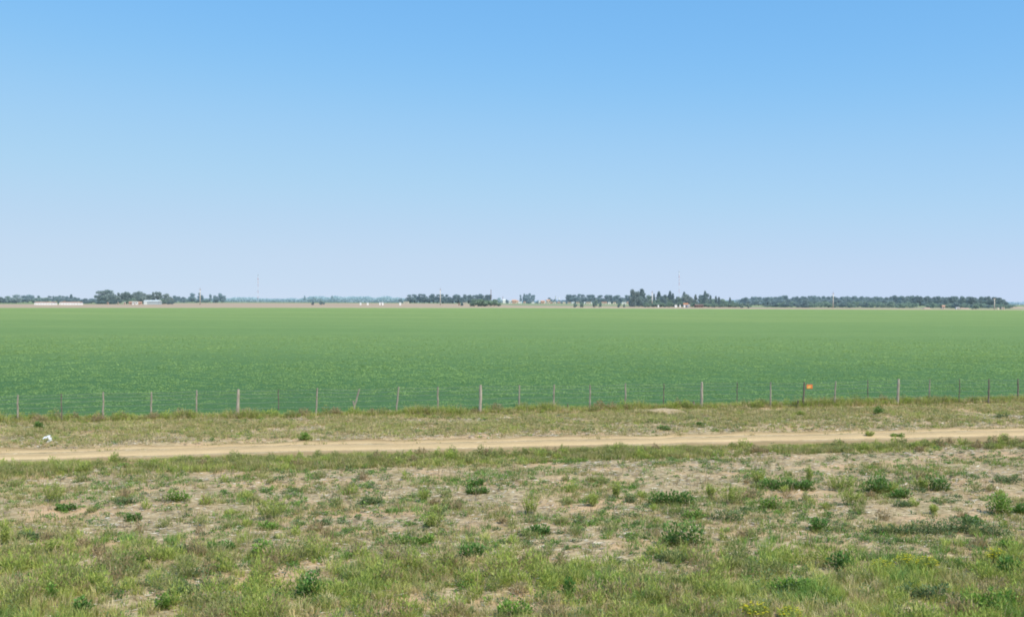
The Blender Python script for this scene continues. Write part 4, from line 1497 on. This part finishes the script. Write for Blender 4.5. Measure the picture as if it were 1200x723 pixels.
VR = [(667, 4, M_CREAM), (671.5, 3, M_WHITE), (677, 4, M_CREAM), (686, 3, M_WHITE), (689, 5, M_CREAM), (692, 3, M_WHITE), (708, 6, M_CREAM), (714, 3, M_WHITE), (720, 3, M_CREAM), (731, 5, M_WHITE), (737, 5, M_CREAM)]
VN = ['cream low house at the start of the second tree row', 'tiny white house near the start of the second row', 'cream house under the second row', 'small white house near the lone dark green bush', 'long pale house behind the lone dark green bush', 'white house touching the lone dark green bush', 'long cream house right of the lone dark green bush', 'small white house past the long cream one', 'cream house beyond the small white one', 'white low building near the farm conifers', 'cream building at the end of the second row']
for (px_, w_, wl), lb in zip(VR, VN):
    house(px_, 1400, w_, 353.9, lb, wl, M_STEEL if wl is M_WHITE else M_TILE, 'village houses on the horizon', flat=rng.random() < .6)
# pale village wall strip pasture
# farm buildings in the grove
house(803.5, 835, 5, 355.2, 'white farmhouse with orange roof among the grove trees', M_WHITE, M_BRICK)
house(807.3, 832, 2.2, 356.4, 'small white annex beside the orange-roofed farmhouse', M_WHITE, M_BRICK, flat=True)
house(819, 838, 9, 356.8, 'long low brown-roofed shed among the grove trees', M_RUST, M_RUST, name='farm_shed', cat='shed')
for px_, w_, lb in ((771.5, 1.5, 'tiny white post-like hut near the thick pole'), (792, 2.6, 'tiny white hut under the low grove trees'), (797, 1.4, 'narrowest white hut beside the farmhouse')):
    house(px_, 832, w_, 357.0, lb, M_WHITE, M_CREAM, flat=True, name='field_hut', cat='hut', wins=False)
# far right
house(1105.5, 800, 2.8, 357.8, 'small cream house in front of the long dark wood', M_CREAM, M_TILE)
house(1122, 790, 3.4, 360.0, 'tiny white-walled house at the reddish bank', M_WHITE, M_STEEL, flat=True)
house(1175, 760, 3, 360.0, 'small cream house beyond the last power pole', M_CREAM, M_CREAM, flat=True)
house(1169.5, 765, 1.6, 361.0, 'tiny pale hut by the last power pole', M_CREAM, M_STEEL, flat=True, name='field_hut', cat='hut', wins=False)
# reddish earth bank
for px_, w_, lb, Z_ in ((1130, 15, 'low reddish earth bank in front of the long wood', 770), (1086, 10, 'flat tan earth bank in front of the long wood', 790), (1193, 20, 'long pale grain heap beyond the last pole', 900)):
    p = atZ(px_, Z_)
    w = w_ * Z_ / F
    hb = 1.3
    mb = MB()
    n = 24
    vs, fs = [], []
    for j in range(7):
        for i in range(n + 1):
            u, v = i / n * 2 - 1, j / 6 * 2 - 1
            vs.append((u * w / 2, v * 3, hb * max(0, 1 - u ** 4) * max(0, 1 - v * v) * rng.uniform(.85, 1.1) - .05))
    for j in range(6):
        for i in range(n):
            a = j * (n + 1) + i
            fs.append((a, a + 1, a + n + 2, a + n + 1))
    mb.add(vs, fs)
    mb.build('earth_bank', mat_noise('bank_soil', (.36, .28, .22), (.48, .38, .31), .6), None, smooth=True, label=lb, cat='earth bank', loc=p)

# ------------------------------------------------------------------ light
SUN_EL, SUN_AZ = R(50), R(138)       # azimuth clockwise from +Y (the viewing direction)
world = bpy.data.worlds.new("World")
scene.world = world
world.use_nodes = True
nt = world.node_tree
nt.nodes.clear()
out = nt.nodes.new('ShaderNodeOutputWorld')
bg = nt.nodes.new('ShaderNodeBackground')
sky = nt.nodes.new('ShaderNodeTexSky')
sky.sky_type = 'NISHITA'
sky.sun_disc = False
sky.sun_elevation = SUN_EL
sky.sun_rotation = SUN_AZ
sky.altitude = 1500
sky.air_density = 1.0
sky.dust_density = 0.0
sky.ozone_density = 4.0
bg.inputs[1].default_value = 0.13
# tone response of the sky: soften the zenith and the glare at the horizon
half = nd(nt, 'ShaderNodeVectorMath', operation='SCALE', ins={'Scale': .065})
nt.links.new(sky.outputs[0], half.inputs[0])
cv = nt.nodes.new('ShaderNodeRGBCurve')
for ci, pts in enumerate([[(0, 0), (.05, .12), (.09, .205), (.18, .395), (.34, .53), (.53, .585), (1, .72)],
                          [(0, 0), (.08, .30), (.16, .495), (.295, .645), (.45, .69), (.56, .712), (1, .82)],
                          [(0, 0), (.15, .60), (.29, .885), (.40, .905), (.47, .895), (.7, .875), (1, .88)]]):
    c = cv.mapping.curves[ci]
    c.points[0].location = pts[0]
    c.points[-1].location = pts[-1]
    for p in pts[1:-1]:
        c.points.new(*p)
cv.mapping.update()
nt.links.new(half.outputs[0], cv.inputs['Color'])
back = nd(nt, 'ShaderNodeVectorMath', operation='SCALE', ins={'Scale': 1 / .13})
nt.links.new(cv.outputs[0], back.inputs[0])
nt.links.new(back.outputs[0], bg.inputs[0])
nt.links.new(bg.outputs[0], out.inputs[0])

sd = bpy.data.lights.new('sun', 'SUN')
sd.energy = 5.0
sd.angle = R(.53)
sd.color = (1.0, .91, .73)
so = bpy.data.objects.new('sun', sd)
COL.objects.link(so)
dv = Vector((math.sin(SUN_AZ) * math.cos(SUN_EL), math.cos(SUN_AZ) * math.cos(SUN_EL), math.sin(SUN_EL)))
so.rotation_euler = dv.to_track_quat('Z', 'Y').to_euler()

scene.view_settings.view_transform = 'Standard'
scene.view_settings.look = 'None'
scene.view_settings.exposure = 0
scene.view_settings.gamma = 1
scene.cycles.max_bounces = 5
scene.cycles.transparent_max_bounces = 4
scene.cycles.use_denoising = True
scene.cycles.filter_width = 1.9
